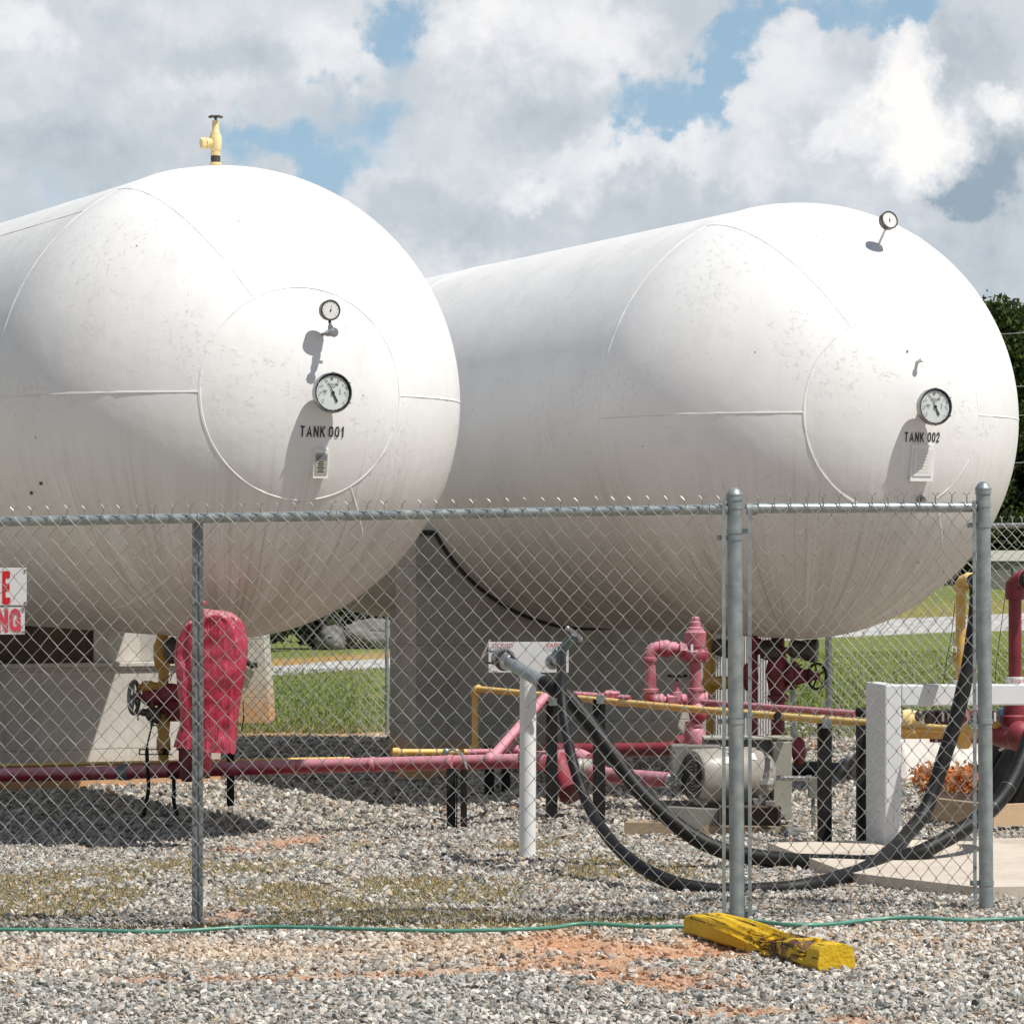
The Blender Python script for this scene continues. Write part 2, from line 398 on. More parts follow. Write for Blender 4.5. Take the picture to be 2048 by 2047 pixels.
def moss(x, y):
    n = mnoise.noise(Vector((x*3.3, y*2.0, 8.1))) + .6*mnoise.noise(Vector((x*9, y*6, 2.7)))
    b = 0.0
    for c, rx, ry in MOSSP:
        d = ((x-c.x)/rx)**2 + ((y-c.y)/ry)**2
        if d < 5: b = max(b, math.exp(-d*1.1))
    return max(0.0, min(1.0, (b*1.35 + n*.5 - .55)*1.8)) if b > .05 else 0.0
def micro(x, y):
    if y > 36: return 0.0
    h = .012*mnoise.noise(Vector((x*.9, y*.7, .3))) + .006*mnoise.noise(Vector((x*3, y*2.5, 5)))
    return h - .02*clay(x, y)
def axis(a, b, n): return list(np.linspace(a, b, n, endpoint=False))
xs = sorted(set([-2500,-1200,-600,-300,-150,-90,-60,-40,-28,-20,-14,-10] + axis(-8, 8, 160) + [8,9,10,12,14,17,20,24,28,33,40,50,65,90,150,300,600,1200,2500]))
ys = sorted(set([-600,-200,-60,-20,-5,3,7,9] + axis(10, 17, 140) + axis(17, 36, 150) + axis(36, 80, 60) + axis(80,140,24) + [140,170,250,400,700,1300,2500,4000]))
V = []; colr = []
for y in ys:
    for x in xs:
        V.append((x, y, gz(x, y) + (micro(x, y) if abs(x) < 8.1 and y > 9 else 0)))
        near = abs(x) < 8.1 and 9 < y < 36
        colr.append((clay(x, y) if near else 0, moss(x, y) if near else 0, 0, 1))
nx = len(xs); ii = np.arange(len(ys)-1)[:,None]*nx + np.arange(nx-1)[None,:]; ii = ii.ravel()
FF = np.stack([ii, ii+1, ii+nx+1, ii+nx], 1)
t = NT('ground'); o = t.sep(t.tc.outputs['Object']); X, Yc, Z = o
at = t.n('ShaderNodeAttribute'); at.attribute_name = 'col'; ac = t.sep(at.outputs['Vector'])
grit = t.mix(t.ramp(t.vor(70, out='Color'), .2, .8), (.27,.24,.20), (.50,.45,.38))
grit = t.mix(t.ramp(t.noise(1.1, 4), .45, .7), grit, (.36,.27,.19))
clayc = t.mix(t.ramp(t.noise(9, 6, .7), .35, .7), (.46,.22,.12), (.62,.38,.24))
grit = t.mix(t.math('MULTIPLY', t.math('MULTIPLY', t.ramp(Yc, 13.2, 14.2), t.ramp(Yc, 15.1, 14.5)), .7), grit, (.60,.42,.27))
near = t.mix(ac[0], grit, clayc)
near = t.mix(t.math('MULTIPLY', ac[1], .85), near, t.mix(t.ramp(t.noise(20,5,.7),.35,.65), (.20,.165,.07), (.42,.33,.18)))
grass = t.mix(t.ramp(t.noise(1.2, 6, .7), .35, .65), (.120,.175,.035), (.165,.215,.052))
grass = t.mix(t.math('MULTIPLY', t.ramp(t.noise(7, 6, .75), .4, .7), .6), grass, (.24,.23,.07))
grass = t.mix(t.ramp(t.noise(.5, 5, .6), .58, .7, 0, .5), grass, (.30,.20,.09))
# gravel track crossing the field: distance from its centre line
wv = t.math('ADD', t.math('MULTIPLY', t.math('SUBTRACT', t.noise(.35, 5, .65), .5), 2.2), t.math('MULTIPLY', t.math('SUBTRACT', t.noise(2.5, 4, .65), .5), .8))
ln = t.math('SUBTRACT', t.math('ADD', Yc, wv), t.math('ADD', t.math('MULTIPLY', X, 1.45), 55.9+1.45*3.8))
hwd = t.math('ADD', 2.4, t.math('MULTIPLY', t.math('MAXIMUM', t.math('ADD', X, 3.8), 0.0), .30))
l2 = t.math('DIVIDE', t.math('ADD', ln, 0.0), hwd)
road = t.math('MULTIPLY', t.ramp(l2, -1.1, -.92), t.ramp(l2, 1.1, .92))
verge = t.math('MULTIPLY', t.ramp(l2, .8, 1.05), t.ramp(l2, 3.4, 1.6))
verge = t.math('MULTIPLY', verge, t.ramp(X, 6.0, -1.0, .35, 1.0))
roadc = t.mix(t.ramp(t.vor(5, out='Color'), .1, .9), (.34,.34,.33), (.60,.59,.57))
far = t.mix(t.math('MULTIPLY', verge, .8), grass, t.mix(t.ramp(t.noise(2,5),.4,.6), (.50,.24,.11), (.40,.30,.10)))
far = t.mix(road, far, roadc)
# field starts beyond the yard
edge = t.math('ADD', Yc, t.math('MULTIPLY', t.math('SUBTRACT', t.noise(1.4, 5, .7), .5), 1.6))
edge = t.math('ADD', edge, t.math('MULTIPLY', t.ramp(X, 0.3, 2.6), 5.2))
fk = t.ramp(edge, 33.6, 34.6); dirt = t.math('MULTIPLY', t.ramp(edge, 32.6, 33.3), t.ramp(edge, 36.6, 34.0))
col = t.mix(fk, near, far); col = t.mix(t.math('MULTIPLY', dirt, .75), col, (.44,.27,.13))
hh = t.math('ADD', t.math('MULTIPLY', t.noise(60, 5, .7), .5), t.math('MULTIPLY', t.vor(38), .5))
M['ground'] = t.set(col, .95, 0, t.bump(hh, .7, .02), .15)
g = npmesh('ground', np.array(V), FF, M['ground'], np.array(colr), True); tag(g, kind='structure')

# crushed stone spread over the yard
def gravel(name, boxes):
    ph = (1+5**.5)/2
    base = np.array([(-1,ph,0),(1,ph,0),(-1,-ph,0),(1,-ph,0),(0,-1,ph),(0,1,ph),(0,-1,-ph),(0,1,-ph),(ph,0,-1),(ph,0,1),(-ph,0,-1),(-ph,0,1)])/1.9
    fcs = np.array([(0,11,5),(0,5,1),(0,1,7),(0,7,10),(0,10,11),(1,5,9),(5,11,4),(11,10,2),(10,7,6),(7,1,8),(3,9,4),(3,4,2),(3,2,6),(3,6,8),(3,8,9),(4,9,5),(2,4,11),(6,2,10),(8,6,7),(9,8,1)])
    px, py, ps = [], [], []
    for (y0, y1, dens, s0, s1) in boxes:
        h = lambda y: .153*y+.85
        n = int(dens*(y1-y0)*2*h((y0+y1)/2))
        yy = rng.uniform(y0, y1, n); xx = rng.uniform(-1, 1, n)*h(yy)
        px.append(xx); py.append(yy); ps.append(s0 + (s1-s0)*rng.power(.55, n))
    x = np.concatenate(px); y = np.concatenate(py); s = np.concatenate(ps)
    cache = {}; keep = np.ones(len(x), bool); zz = np.zeros(len(x)); cl = np.zeros(len(x)); mo = np.zeros(len(x))
    for i in range(len(x)):
        xi, yi = float(x[i]), float(y[i]); kk = (round(xi*25), round(yi*18))
        if kk not in cache: cache[kk] = (clay(kk[0]/25, kk[1]/18), moss(kk[0]/25, kk[1]/18))
        c, m = cache[kk]; cl[i] = c; mo[i] = m
        if random.random() < c*.80 or random.random() < m*.78: keep[i] = False; continue
        if inpoly(xi, yi, SLABP): keep[i] = False; continue
        zz[i] = gz(xi, yi) + micro(xi, yi)
    x, y, s, zz, cl, mo = x[keep], y[keep], s[keep], zz[keep], cl[keep], mo[keep]; n = len(x)
    V = base[None] * rng.uniform(.62, 1.25, (n, 12, 1))
    V = V * np.stack([rng.uniform(.8,1.45,n), rng.uniform(.6,1.1,n), rng.uniform(.26,.60,n)], 1)[:,None,:]
    # random rotations from quaternions, kept mostly flat
    q = rng.normal(size=(n,4)); q[:,1:3] *= .45; q /= np.linalg.norm(q, axis=1)[:,None]
    w, a, b, c = q.T
    Rm = np.stack([np.stack([1-2*(b*b+c*c), 2*(a*b-c*w), 2*(a*c+b*w)],1), np.stack([2*(a*b+c*w), 1-2*(a*a+c*c), 2*(b*c-a*w)],1), np.stack([2*(a*c-b*w), 2*(b*c+a*w), 1-2*(a*a+b*b)],1)], 1)
    V = np.einsum('nij,nkj->nki', Rm, V) * s[:,None,None]
    V += np.stack([x, y, zz + s*rng.uniform(.05, .55, n)], 1)[:,None,:]
    F_ = (fcs[None] + (np.arange(n)*12)[:,None,None]).reshape(-1,3)
    # colour of each stone
    pal = np.array([(.66,.64,.59),(.53,.525,.49),(.39,.395,.375),(.27,.28,.265),(.13,.135,.13),(.58,.48,.36),(.78,.75,.69),(.45,.31,.21)])
    tone = np.array([mnoise.noise(Vector((float(a)*.8, float(b)*.5, 2))) for a, b in zip(x, y)])
    cool = np.clip((14.0-y)/1.2 + tone*1.2, 0, 1)
    pw = np.array([.22,.19,.14,.11,.07,.12,.12,.03]); pc = np.array([.15,.23,.25,.17,.09,.03,.07,.01])
    r = rng.random(n); cum1 = np.cumsum(pw); cum2 = np.cumsum(pc/pc.sum())
    idx = np.where(rng.random(n) < cool, np.searchsorted(cum2, r), np.searchsorted(cum1/cum1[-1], r)); idx = np.clip(idx, 0, 7)
    cc = pal[idx]*rng.uniform(.85,1.12,(n,1))*np.where(y > 15.2, .88, 1.0)[:,None]
    k = (np.clip(cl*1.3 + .12*(rng.random(n)<.3), 0, .6))[:,None]; cc = cc*(1-k) + np.array([.62,.32,.16])*k
    dn = np.array([mnoise.noise(Vector((float(a)*1.7, float(b)*1.3, 9))) for a, b in zip(x, y)])
    db = (np.exp(-((y-14.35)/.55)**2)*np.clip((1.3-x)/1.5, 0, 1)*np.clip(.55+dn*1.2, 0, 1)*.55)[:,None]; cc = cc*(1-db) + np.array([.64,.47,.32])*db
    A = np.ones((n, 12, 4)); A[:,:,:3] = cc[:,None,:]
    o = npmesh(name, V.reshape(-1,3), F_, M['stone'], A.reshape(-1,4))
    return tag(o, kind='stuff')
def inpoly(x, y, P_):
    r = False; j = len(P_)-1
    for i in range(len(P_)):
        xi, yi = P_[i]; xj, yj = P_[j]
        if (yi > y) != (yj > y) and x < (xj-xi)*(y-yi)/(yj-yi)+xi: r = not r
        j = i
    return r
SLABP = [(G(u, v).x, G(u, v).y) for u, v in ((1535,1704), (1695,1766), (1958,1797), (2330,1790), (2330,1690))]
gr = gravel('gravel', [(11.2, 14.2, 3300, .004, .019), (14.2, 17, 2500, .005, .020), (17, 22, 1350, .007, .023), (22, 33.2, 420, .013, .032)])
tag(gr, label='loose crushed grey and tan stone covering the yard and the verge in front of the fence', cat='gravel')

# ------------------------------------------------------------------ camera, sun, sky
cam = bpy.data.cameras.new('camera'); co = bpy.data.objects.new('camera', cam); COL.objects.link(co)
cam.sensor_width = 36; cam.lens = 36*F/2048; cam.clip_start = .1; cam.clip_end = 9000
co.location = (0,0,CAMH); co.rotation_euler = (R(90)+PITCH, 0, 0); scene.camera = co
LD = Vector((.52, -.33, 1.0)).normalized()
sl = bpy.data.lights.new('sun', 'SUN'); sl.energy = 4.7; sl.angle = R(.5); sl.color = (1, .955, .89)
so = bpy.data.objects.new('sun', sl); COL.objects.link(so)
so.rotation_euler = LD.to_track_quat('Z', 'Y').to_euler(); so.location = (6, -4, 12)
scene.view_settings.view_transform = 'Standard'; scene.view_settings.look = 'None'
scene.view_settings.exposure = 0.07; scene.view_settings.gamma = 1.0
w = bpy.data.worlds.new('World'); scene.world = w; w.use_nodes = True; nt = w.node_tree; nt.nodes.clear()
class WN(NT):
    def __init__(s): s.t = nt
W = WN()
outw = W.n('ShaderNodeOutputWorld'); bg = W.n('ShaderNodeBackground'); W.l(bg.outputs[0], outw.inputs[0])
sky = W.n('ShaderNodeTexSky'); sky.sky_type = 'NISHITA'; sky.sun_disc = False
sky.sun_elevation = math.asin(LD.z); sky.sun_rotation = math.atan2(LD.x, LD.y); sky.air_density = 1.0; sky.dust_density = .6; sky.ozone_density = 1.5
tc = W.n('ShaderNodeTexCoord'); D = tc.outputs['Generated']
def vm(op, a, b=None, sc=None):
    x = W.n('ShaderNodeVectorMath', operation=op)
    W.l(a, x.inputs[0])
    if b is not None:
        if isinstance(b, (tuple, Vector)): x.inputs[1].default_value = tuple(b)
        else: W.l(b, x.inputs[1])
    if sc is not None: x.inputs['Scale'].default_value = sc
    return x.outputs['Value'] if op in ('LENGTH','DISTANCE','DOT_PRODUCT') else x.outputs['Vector']
def wnoise(scale, detail, rough, vec, col=False, dist=0):
    x = W.n('ShaderNodeTexNoise'); x.inputs['Scale'].default_value = scale; x.inputs['Detail'].default_value = detail
    x.inputs['Roughness'].default_value = rough; x.inputs['Distortion'].default_value = dist; W.l(vec, x.inputs['Vector'])
    return x.outputs['Color' if col else 'Fac']
# billowed domain: directions pushed about by noise so the cloud edges are ragged
n1 = vm('SUBTRACT', wnoise(26, 9, .62, D, True), (.5,.5,.5)); n2 = vm('SUBTRACT', wnoise(130, 7, .6, D, True), (.5,.5,.5))
DW = vm('ADD', vm('ADD', D, vm('SCALE', n1, sc=.042)), vm('SCALE', n2, sc=.016))
def blob(u, v, ru, rv, src=None):
    c = ray(u, v).normalized()
    d = vm('MULTIPLY', vm('SUBTRACT', src or DW, c), (F/ru*1.0, F/((ru+rv)*.5), F/rv))
    return W.ramp(vm('LENGTH', d), 1.25, .25)
def add(lst, base=0.0):
    r = None
    for (u, v, a, b, k) in lst:
        q = W.math('MULTIPLY', blob(u, v, a, b), k)
        r = q if r is None else W.math('ADD', r, q)
    return r
holes = add([(790,70,70,120,1.0),(850,20,70,60,.9),(610,310,190,70,.95),(480,270,60,50,.5),(720,220,110,60,.8),(640,370,60,60,.7),(1290,200,110,90,1.1),(1260,270,70,60,.8),
             (1420,150,60,130,1.1),(1490,40,90,70,1.0),(1730,20,150,60,.9),(1880,30,90,50,.9),(1590,30,90,40,.6),(110,385,90,50,.35),(1230,400,60,30,.15)])
fine = W.math('SUBTRACT', wnoise(60, 10, .62, D), .5)
big_ = W.math('SUBTRACT', wnoise(5.0, 8, .6, D), .5)
hv = W.math('ADD', holes, W.math('MULTIPLY', fine, 1.5))
blue_k = W.ramp(hv, .12, 1.05)
brt = add([(1830,160,80,110,1.15),(1800,260,130,100,1.1),(1220,60,120,70,.4),(1000,60,110,80,.45),(1340,330,110,60,.35),(1870,330,90,90,.8),(1650,280,60,50,.7),(1350,250,80,60,.6),(1190,330,120,110,.55),(1050,60,230,130,.6),(1060,385,70,50,.6),
           (660,110,110,90,.6),(60,30,120,60,.6),(1550,130,150,110,.5),(1990,220,50,60,.9),(430,160,140,60,.3),(700,330,110,90,.45),(1500,260,140,90,.3),(880,520,250,60,.25)])
drk = add([(1950,385,90,75,1.0),(2010,320,70,80,.8),(1990,420,100,50,.6),(1915,400,50,40,.6),(1420,440,240,90,.55),(1100,230,110,70,.35),(480,110,220,60,.45),(100,310,300,70,.5),(900,440,200,80,.45),(1950,120,60,90,.5),(1960,540,160,80,.45)])
lum = W.math('ADD', W.math('SUBTRACT', brt, drk), W.math('MULTIPLY', fine, 1.4))
lum = W.math('ADD', lum, W.math('MULTIPLY', W.math('SUBTRACT', wnoise(22, 6, .6, D), .5), 1.2))
cc = W.mix(W.ramp(lum, -1.25, -.1), (.31,.39,.47), (.55,.60,.65))
cc = W.mix(W.ramp(lum, -.25, .75), cc, (.80,.815,.84))
cc = W.mix(W.ramp(lum, .55, 1.35), cc, (.98,.95,.93))
skyc = W.mix(1.0, sky.outputs[0], (.075,.075,.075), 'MULTIPLY')
hor = W.ramp(W.sep(D)[2], .0, .5, .0, 1.0)
skyc = W.mix(W.math('SUBTRACT', .66, W.math('MULTIPLY', hor, .66)), skyc, (.40,.61,.81))   # milky low sky
low = W.ramp(W.sep(D)[2], -.02, .0)
W.l(W.mix(low, (.25,.23,.2), W.mix(blue_k, cc, skyc)), bg.inputs[0])
# the rest of the dome: clearer, with thin scattered cloud
thin_ = W.math('MULTIPLY', W.ramp(wnoise(4.0, 3, .6, D), .50, .68), .5)
bg2 = W.n('ShaderNodeBackground'); W.l(W.mix(low, (.12,.11,.09), W.mix(thin_, W.mix(.45, skyc, (.27,.29,.31)), (.60,.61,.62))), bg2.inputs[0]); bg2.inputs[1].default_value = .95
dc = ray(1024, 800).normalized(); here = W.ramp(vm('DISTANCE', D, tuple(dc)), .34, .24)
mxs = W.n('ShaderNodeMixShader'); W.l(here, mxs.inputs[0]); W.l(bg2.outputs[0], mxs.inputs[1]); W.l(bg.outputs[0], mxs.inputs[2]); W.l(mxs.outputs[0], outw.inputs[0])

# ------------------------------------------------------------------ storage tanks
TK = {}
def make_tank(key, name, label, u, v, Y, r, th, L, mat, seams):
    S = P(u, v, Y); a = Vector((math.sin(th), -math.cos(th), 0)); p = Vector((math.cos(th), math.sin(th), 0))
    rz = math.atan2(a.y, a.x)
    root = thing(name, label, 'tank', (S.x, S.y, gz(S.x, S.y)), rz)
    TK[key] = dict(S=S, a=a, p=p, r=r, L=L, root=root, mat=mat)
    m = MB(); Z = Vector((0,0,1)); n = 160
    prof = [(-L-r*math.sin(q), r*math.cos(q)) for q in np.linspace(math.pi/2*.999, 0, 20)] + [(-L*k/10, r) for k in range(9, 0, -1)] + \
           [(r*math.sin(q), r*math.cos(q)) for q in np.linspace(0, math.pi/2*.9995, 48)]
    m.lathe(S, a, prof, n)
    def on(s, az):   # point on the shell: s<0 along the cylinder, s>=0 polar angle towards the pole
        d = p*math.cos(az) + Z*math.sin(az)
        return (S + a*s + d*r, d) if s < 0 else (S + (a*math.sin(s) + d*math.cos(s))*r, a*math.sin(s) + d*math.cos(s))
    def bead(pts, w=.012):
        m.tube([q - nn*(w*(.74+.12*mnoise.noise(q*7))) for q, nn in pts], [w*(1.05+.22*mnoise.noise(q*14)) for q, nn in pts], 7, cap=False)
    for s0 in seams['rings']:
        bead([on(-s0 if s0 else -1e-4, 2*math.pi*k/140) for k in range(141)], .014)
    cp = seams['cap']
    a0_, a1_ = seams.get('arc', (0, 360)); bead([on(math.pi/2-cp, R(a0_+(a1_-a0_)*k/96)) for k in range(97)], .013)
    if 'arc' in seams: bead([on(math.pi/2-cp, R(-60+75*k/40)) for k in range(41)], .010)
    for az in seams['merid']:
        bead([on((math.pi/2-cp)*k/24, R(az)) for k in range(25)], .011)
    for s0, s1, az in seams['long']:
        bead([on(-s0-(s1-s0)*k/10, R(az)) for k in range(11)], .012)
    m.build('shell', mat, root)
    return root
def hit(key, u, v):
    """point and normal on the near head of a tank seen at a pixel"""
    T = TK[key]; o = Vector((0,0,CAMH)); d = ray(u, v).normalized(); oc = o-T['S']
    b = oc.dot(d); c = oc.length_squared - T['r']**2; dd = b*b-c
    t_ = -b - math.sqrt(max(dd, 0)); q = o + d*t_; return q, (q-T['S']).normalized()
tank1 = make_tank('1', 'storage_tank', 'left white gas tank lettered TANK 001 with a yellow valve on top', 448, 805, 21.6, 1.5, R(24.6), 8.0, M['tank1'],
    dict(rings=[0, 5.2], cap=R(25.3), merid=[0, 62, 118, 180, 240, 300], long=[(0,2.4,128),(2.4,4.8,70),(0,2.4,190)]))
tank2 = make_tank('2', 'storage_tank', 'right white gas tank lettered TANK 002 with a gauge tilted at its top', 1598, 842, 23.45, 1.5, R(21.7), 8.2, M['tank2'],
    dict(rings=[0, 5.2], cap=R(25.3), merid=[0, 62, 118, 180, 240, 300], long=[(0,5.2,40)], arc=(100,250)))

def text_on(key, s, u, v, h, mat, parent, name='lettering', sx=.72, bold=.012, off=.004, proj=True, frame=None, align='CENTER'):
    """flat lettering laid on the shell (or on a flat frame) centred at a pixel"""
    cu = bpy.data.curves.new('t', 'FONT'); cu.body = s; cu.size = 1.0; cu.align_x = align; cu.align_y = 'CENTER'; cu.offset = bold; cu.resolution_u = 4
    ob = bpy.data.objects.new('t', cu); COL.objects.link(ob); bpy.context.view_layer.update()
    dg = bpy.context.evaluated_depsgraph_get(); me = bpy.data.meshes.new_from_object(ob.evaluated_get(dg))
    vs = [v_.co.copy() for v_ in me.vertices]; fs = [tuple(f.vertices) for f in me.polygons]
    bpy.data.objects.remove(ob); bpy.data.curves.remove(cu); bpy.data.meshes.remove(me)
    k = h/.72
    if frame is None:
        q, nn = hit(key, u, v); rt = Vector((0,0,1)).cross(nn).normalized(); up = nn.cross(rt)
    else: q, nn, rt, up = frame
    out = []
    for c in vs:
        w_ = q + rt*(c.x*k*sx) + up*(c.y*k)
        if frame is None:
            T = TK[key]; w_ = T['S'] + (w_-T['S']).normalized()*(T['r']+off)
        else: w_ = w_ + nn*off
        out.append(w_)
    m = MB(); m.add(out, fs); return m.build(name, mat, parent)

GL = {'T':[[(0,1),(.62,1)],[(.31,1),(.31,0)]],'A':[[(0,0),(.31,1),(.62,0)],[(.12,.27),(.5,.27)]],'N':[[(0,0),(0,1)],[(0,1),(.56,0)],[(.56,0),(.56,1)]],
      'K':[[(0,0),(0,1)],[(.55,1),(.03,.42)],[(.2,.58),(.58,0)]],'0':[[(.27,1),(.08,.93),(0,.76),(0,.24),(.08,.07),(.27,0),(.46,.07),(.54,.24),(.54,.76),(.46,.93),(.27,1)]],
      '1':[[(.26,0),(.26,1)],[(.26,.98),(.06,.80)]],'2':[[(0,.72),(.04,.90),(.16,1),(.38,1),(.50,.90),(.53,.72),(.46,.52),(.08,.16),(0,0),(.54,0)]],
      'E':[[(.5,1),(0,1),(0,0),(.52,0)],[(0,.52),(.46,.52)]],'G':[[(.54,.76),(.46,.93),(.27,1),(.08,.93),(0,.76),(0,.24),(.08,.07),(.27,0),(.46,.07),(.54,.2),(.54,.44),(.29,.44)],[(.56,.25),(.56,0)]]}
def strokes(key, s, u, v, h, mat, parent, sx=1.0, wt=.19, off=.0035, gap=.24, name='lettering', frame=None, align=.5):
    """heavy signwriter's capitals drawn as flat ribbons"""
    adv = []; x = 0.0
    for ch in s:
        adv.append(x); x += (.34 if ch == ' ' else max(p_[0] for st in GL[ch] for p_ in st)+wt+gap)
    tot = x-gap; m = MB(); lay = 0
    if frame is None:
        q, nn = hit(key, u, v); rt = Vector((0,0,1)).cross(nn).normalized(); up = nn.cross(rt)
    else: q, nn, rt, up = frame
    hh = h/(1+wt)
    for ch, ax_ in zip(s, adv):
        if ch == ' ': continue
        for st in GL[ch]:
            lay += 1; L_, R_ = [], []; k_ = len(st); closed = st[0] == st[-1]
            for i, p_ in enumerate(st):
                a_ = Vector(st[i-1] if i else (st[-2] if closed else st[0])); c_ = Vector(st[i+1] if i < k_-1 else (st[1] if closed else st[-1])); b_ = Vector(p_)
                d0 = (b_-a_); d1 = (c_-b_); d0 = d0.normalized() if d0.length > 0 else d1.normalized(); d1 = d1.normalized() if d1.length > 0 else d0
                t_ = (d0+d1).normalized(); n_ = Vector((-t_.y, t_.x)); f_ = wt*.5/max(.55, n_.dot(Vector((-d0.y, d0.x))))
                e_ = Vector((0,0))
                if not closed and i == 0: e_ = -d1*wt*.5*(abs(d1.y) > .5)
                if not closed and i == k_-1: e_ = d0*wt*.5*(abs(d0.y) > .5)
                L_.append(b_+e_+n_*f_); R_.append(b_+e_-n_*f_)
            vs = []
            for a_, b_ in zip(L_, R_):
                for c_ in (a_, b_):
                    w_ = q + rt*((c_.x+ax_+wt*.5-tot*align)*hh*sx) + up*((c_.y-.5)*hh)
                    if frame is None: T = TK[key]; w_ = T['S'] + (w_-T['S']).normalized()*(T['r']+off+.00015*lay)
                    else: w_ = w_ + nn*(off+.00015*lay)
                    vs.append(w_)
            m.add(vs, [(2*i,2*i+1,2*i+3,2*i+2) for i in range(k_-1)])
    return m.build(name, mat, parent)
def dial_face(m_ticks, c, nn, rt, up, r, n=9, a0=225, a1=-45, ln=.12):
    for k in range(n):
        a = R(a0 + (a1-a0)*k/(n-1)); d = rt*math.cos(a)+up*math.sin(a); t_ = rt*(-math.sin(a))+up*math.cos(a)
        p0 = c + d*r*(1-ln); p1 = c + d*r*.98; h = t_*r*.022
        m_ticks.add([p0-h, p1-h, p1+h, p0+h], [(0,1,2,3)])
def needle(c, nn, rt, up, ang, l, tail, w0, mat, parent):
    d = rt*math.cos(R(ang)) + up*math.sin(R(ang)); t_ = d.cross(nn); m = MB()
    m.add([c-t_*w0*.6, c+d*l, c+t_*w0*.6, c-d*tail+t_*w0, c-d*tail-t_*w0], [(0,1,2),(0,2,3,4)]); m.cyl(c-nn*.001, c+nn*.003, w0*1.6, 12)
    m.build('needle', mat, parent)
def level_gauge(key, u, v, r, so, root):
    """large round level gauge on a short neck; u, v = the dial's centre"""
    T = TK[key]; a = T['a']
    # find the shell point whose outward offset lands on the pixel
    uu, vv = u, v
    for _ in range(12):
        q, nn = hit(key, uu, vv); c = q + a*so; pr = proj(c); uu += (u-pr[0]); vv += (v-pr[1])
    rt = Vector((0,0,1)).cross(a).normalized(); up = a.cross(rt)
    m = MB(); m.lathe(q - a*.05, a, [(0, .045), (so-.01, .045), (so+.01, .05), (so+.012, r*.86), (so+.03, r*.9)], 28)
    neck = m.build('gauge_neck', T['mat'], root)
    m = MB(); f = so+.05-.05
    m.lathe(c-a*.02, a, [(-.028, r*.80), (-.028, r*.97), (-.01, r), (.012, r), (.020, r*.975), (.021, r*.94), (.016, r*.925), (-.012, r*.90), (-.014, r*.4)], 48)
    bz = m.build('level_gauge', M['chrome'], root)
    m = MB(); m.lathe(c-a*.012, a, [(0, r*.93), (.006, r*.925), (.008, r*.90), (.005, r*.865), (-.004, r*.86), (-.006, r*.5)], 48); m.build('dark_reflection_ring', M['slot'], bz)  # black ring painted in as the dark reflection of the chrome bezel
    for k in range(6):
        m = MB(); an = R(30+60*k); dd = rt*math.cos(an)+up*math.sin(an); m.box(c-a*.008+dd*r*.96, (r*.1, .03, r*.07), rot=Matrix((tuple(dd), tuple(a), tuple(dd.cross(a)))).transposed()); m.build('bezel_clip', M['chrome'], bz)
    m = MB(); fc = c - a*.010
    m.lathe(fc-a*.004, a, [(0, r*.86), (.002, r*.86), (.0021, 0)], 48, False); face = m.build('dial', M['glass_face'], bz)
    m = MB(); c2 = fc + a*.0015
    dial_face(m, c2, a, rt, up, r*.80, 25, 222, -42, .07); dial_face(m, c2, a, rt, up, r*.80, 9, 222, -42, .16)
    for (x0, y0, ww, hh) in [(-.42,.10,.22,.05),(-.42,.02,.20,.03),(-.42,-.04,.18,.025),(.38,.18,.10,.03),(.38,.10,.10,.03),(.38,.02,.10,.03),(.38,-.06,.10,.03),(.0,.28,.22,.035)]:
        o_ = c2 + rt*x0*r + up*y0*r; m.add([o_-rt*ww*r*.5-up*hh*r*.5, o_+rt*ww*r*.5-up*hh*r*.5, o_+rt*ww*r*.5+up*hh*r*.5, o_-rt*ww*r*.5+up*hh*r*.5], [(0,1,2,3)])
    m.build('dial_marks', M['inkgrey'], bz)
    for s_, an in zip(('10','20','30','40','50','60','70','80'), (215,180,150,122,95,65,35,0)):
        text_on(key, s_, 0, 0, r*.10, M['ink'], bz, 'dial_number', .8, .0, .0005, frame=(c2 + rt*math.cos(R(an))*r*.64 + up*math.sin(R(an))*r*.64, a, rt, up))
    text_on(key, '% VOLUME', 0, 0, r*.11, M['ink'], bz, 'dial_title', .8, .01, .0006, frame=(c2+up*r*.40, a, rt, up))
    needle(c2+a*.002, a, rt, up, 116, r*.76, r*.50, r*.055, M['ink'], bz)
    return q, c
def proj(p):
    d = p - Vector((0,0,CAMH)); c_, s_ = math.cos(PITCH), math.sin(PITCH)
    yy = d.y*c_ + d.z*s_; zz = -d.y*s_ + d.z*c_
    return (1024+F*d.x/yy, 1023.5-F*zz/yy)
def press_gauge(key, c, nrm, r, root, body=M['bezel'], th=.045):
    """small pressure gauge: drum case, bezel, dial"""
    nn = Vector(nrm).normalized(); rt = Vector((0,0,1)).cross(nn).normalized(); up = nn.cross(rt)
    m = MB(); m.lathe(c-nn*th, nn, [(0, r*.9), (.006, r*.97), (th-.008, r), (th, r*1.02), (th+.006, r), (th+.006, r*.86), (th+.001, r*.84), (th, 0)], 32)
    g_ = m.build('pressure_gauge', body, root)
    m = MB(); m.lathe(c+nn*.0015, nn, [(0, r*.84), (.001, r*.84), (.0011, 0)], 32, False); m.build('dial', M['white'], g_)
    m = MB(); dial_face(m, c+nn*.0032, nn, rt, up, r*.76, 11, 225, -45, .16); m.build('dial_marks', M['ink'], g_)
    needle(c+nn*.004, nn, rt, up, 80, r*.62, r*.2, r*.05, M['ink'], g_)
    return g_, rt, up
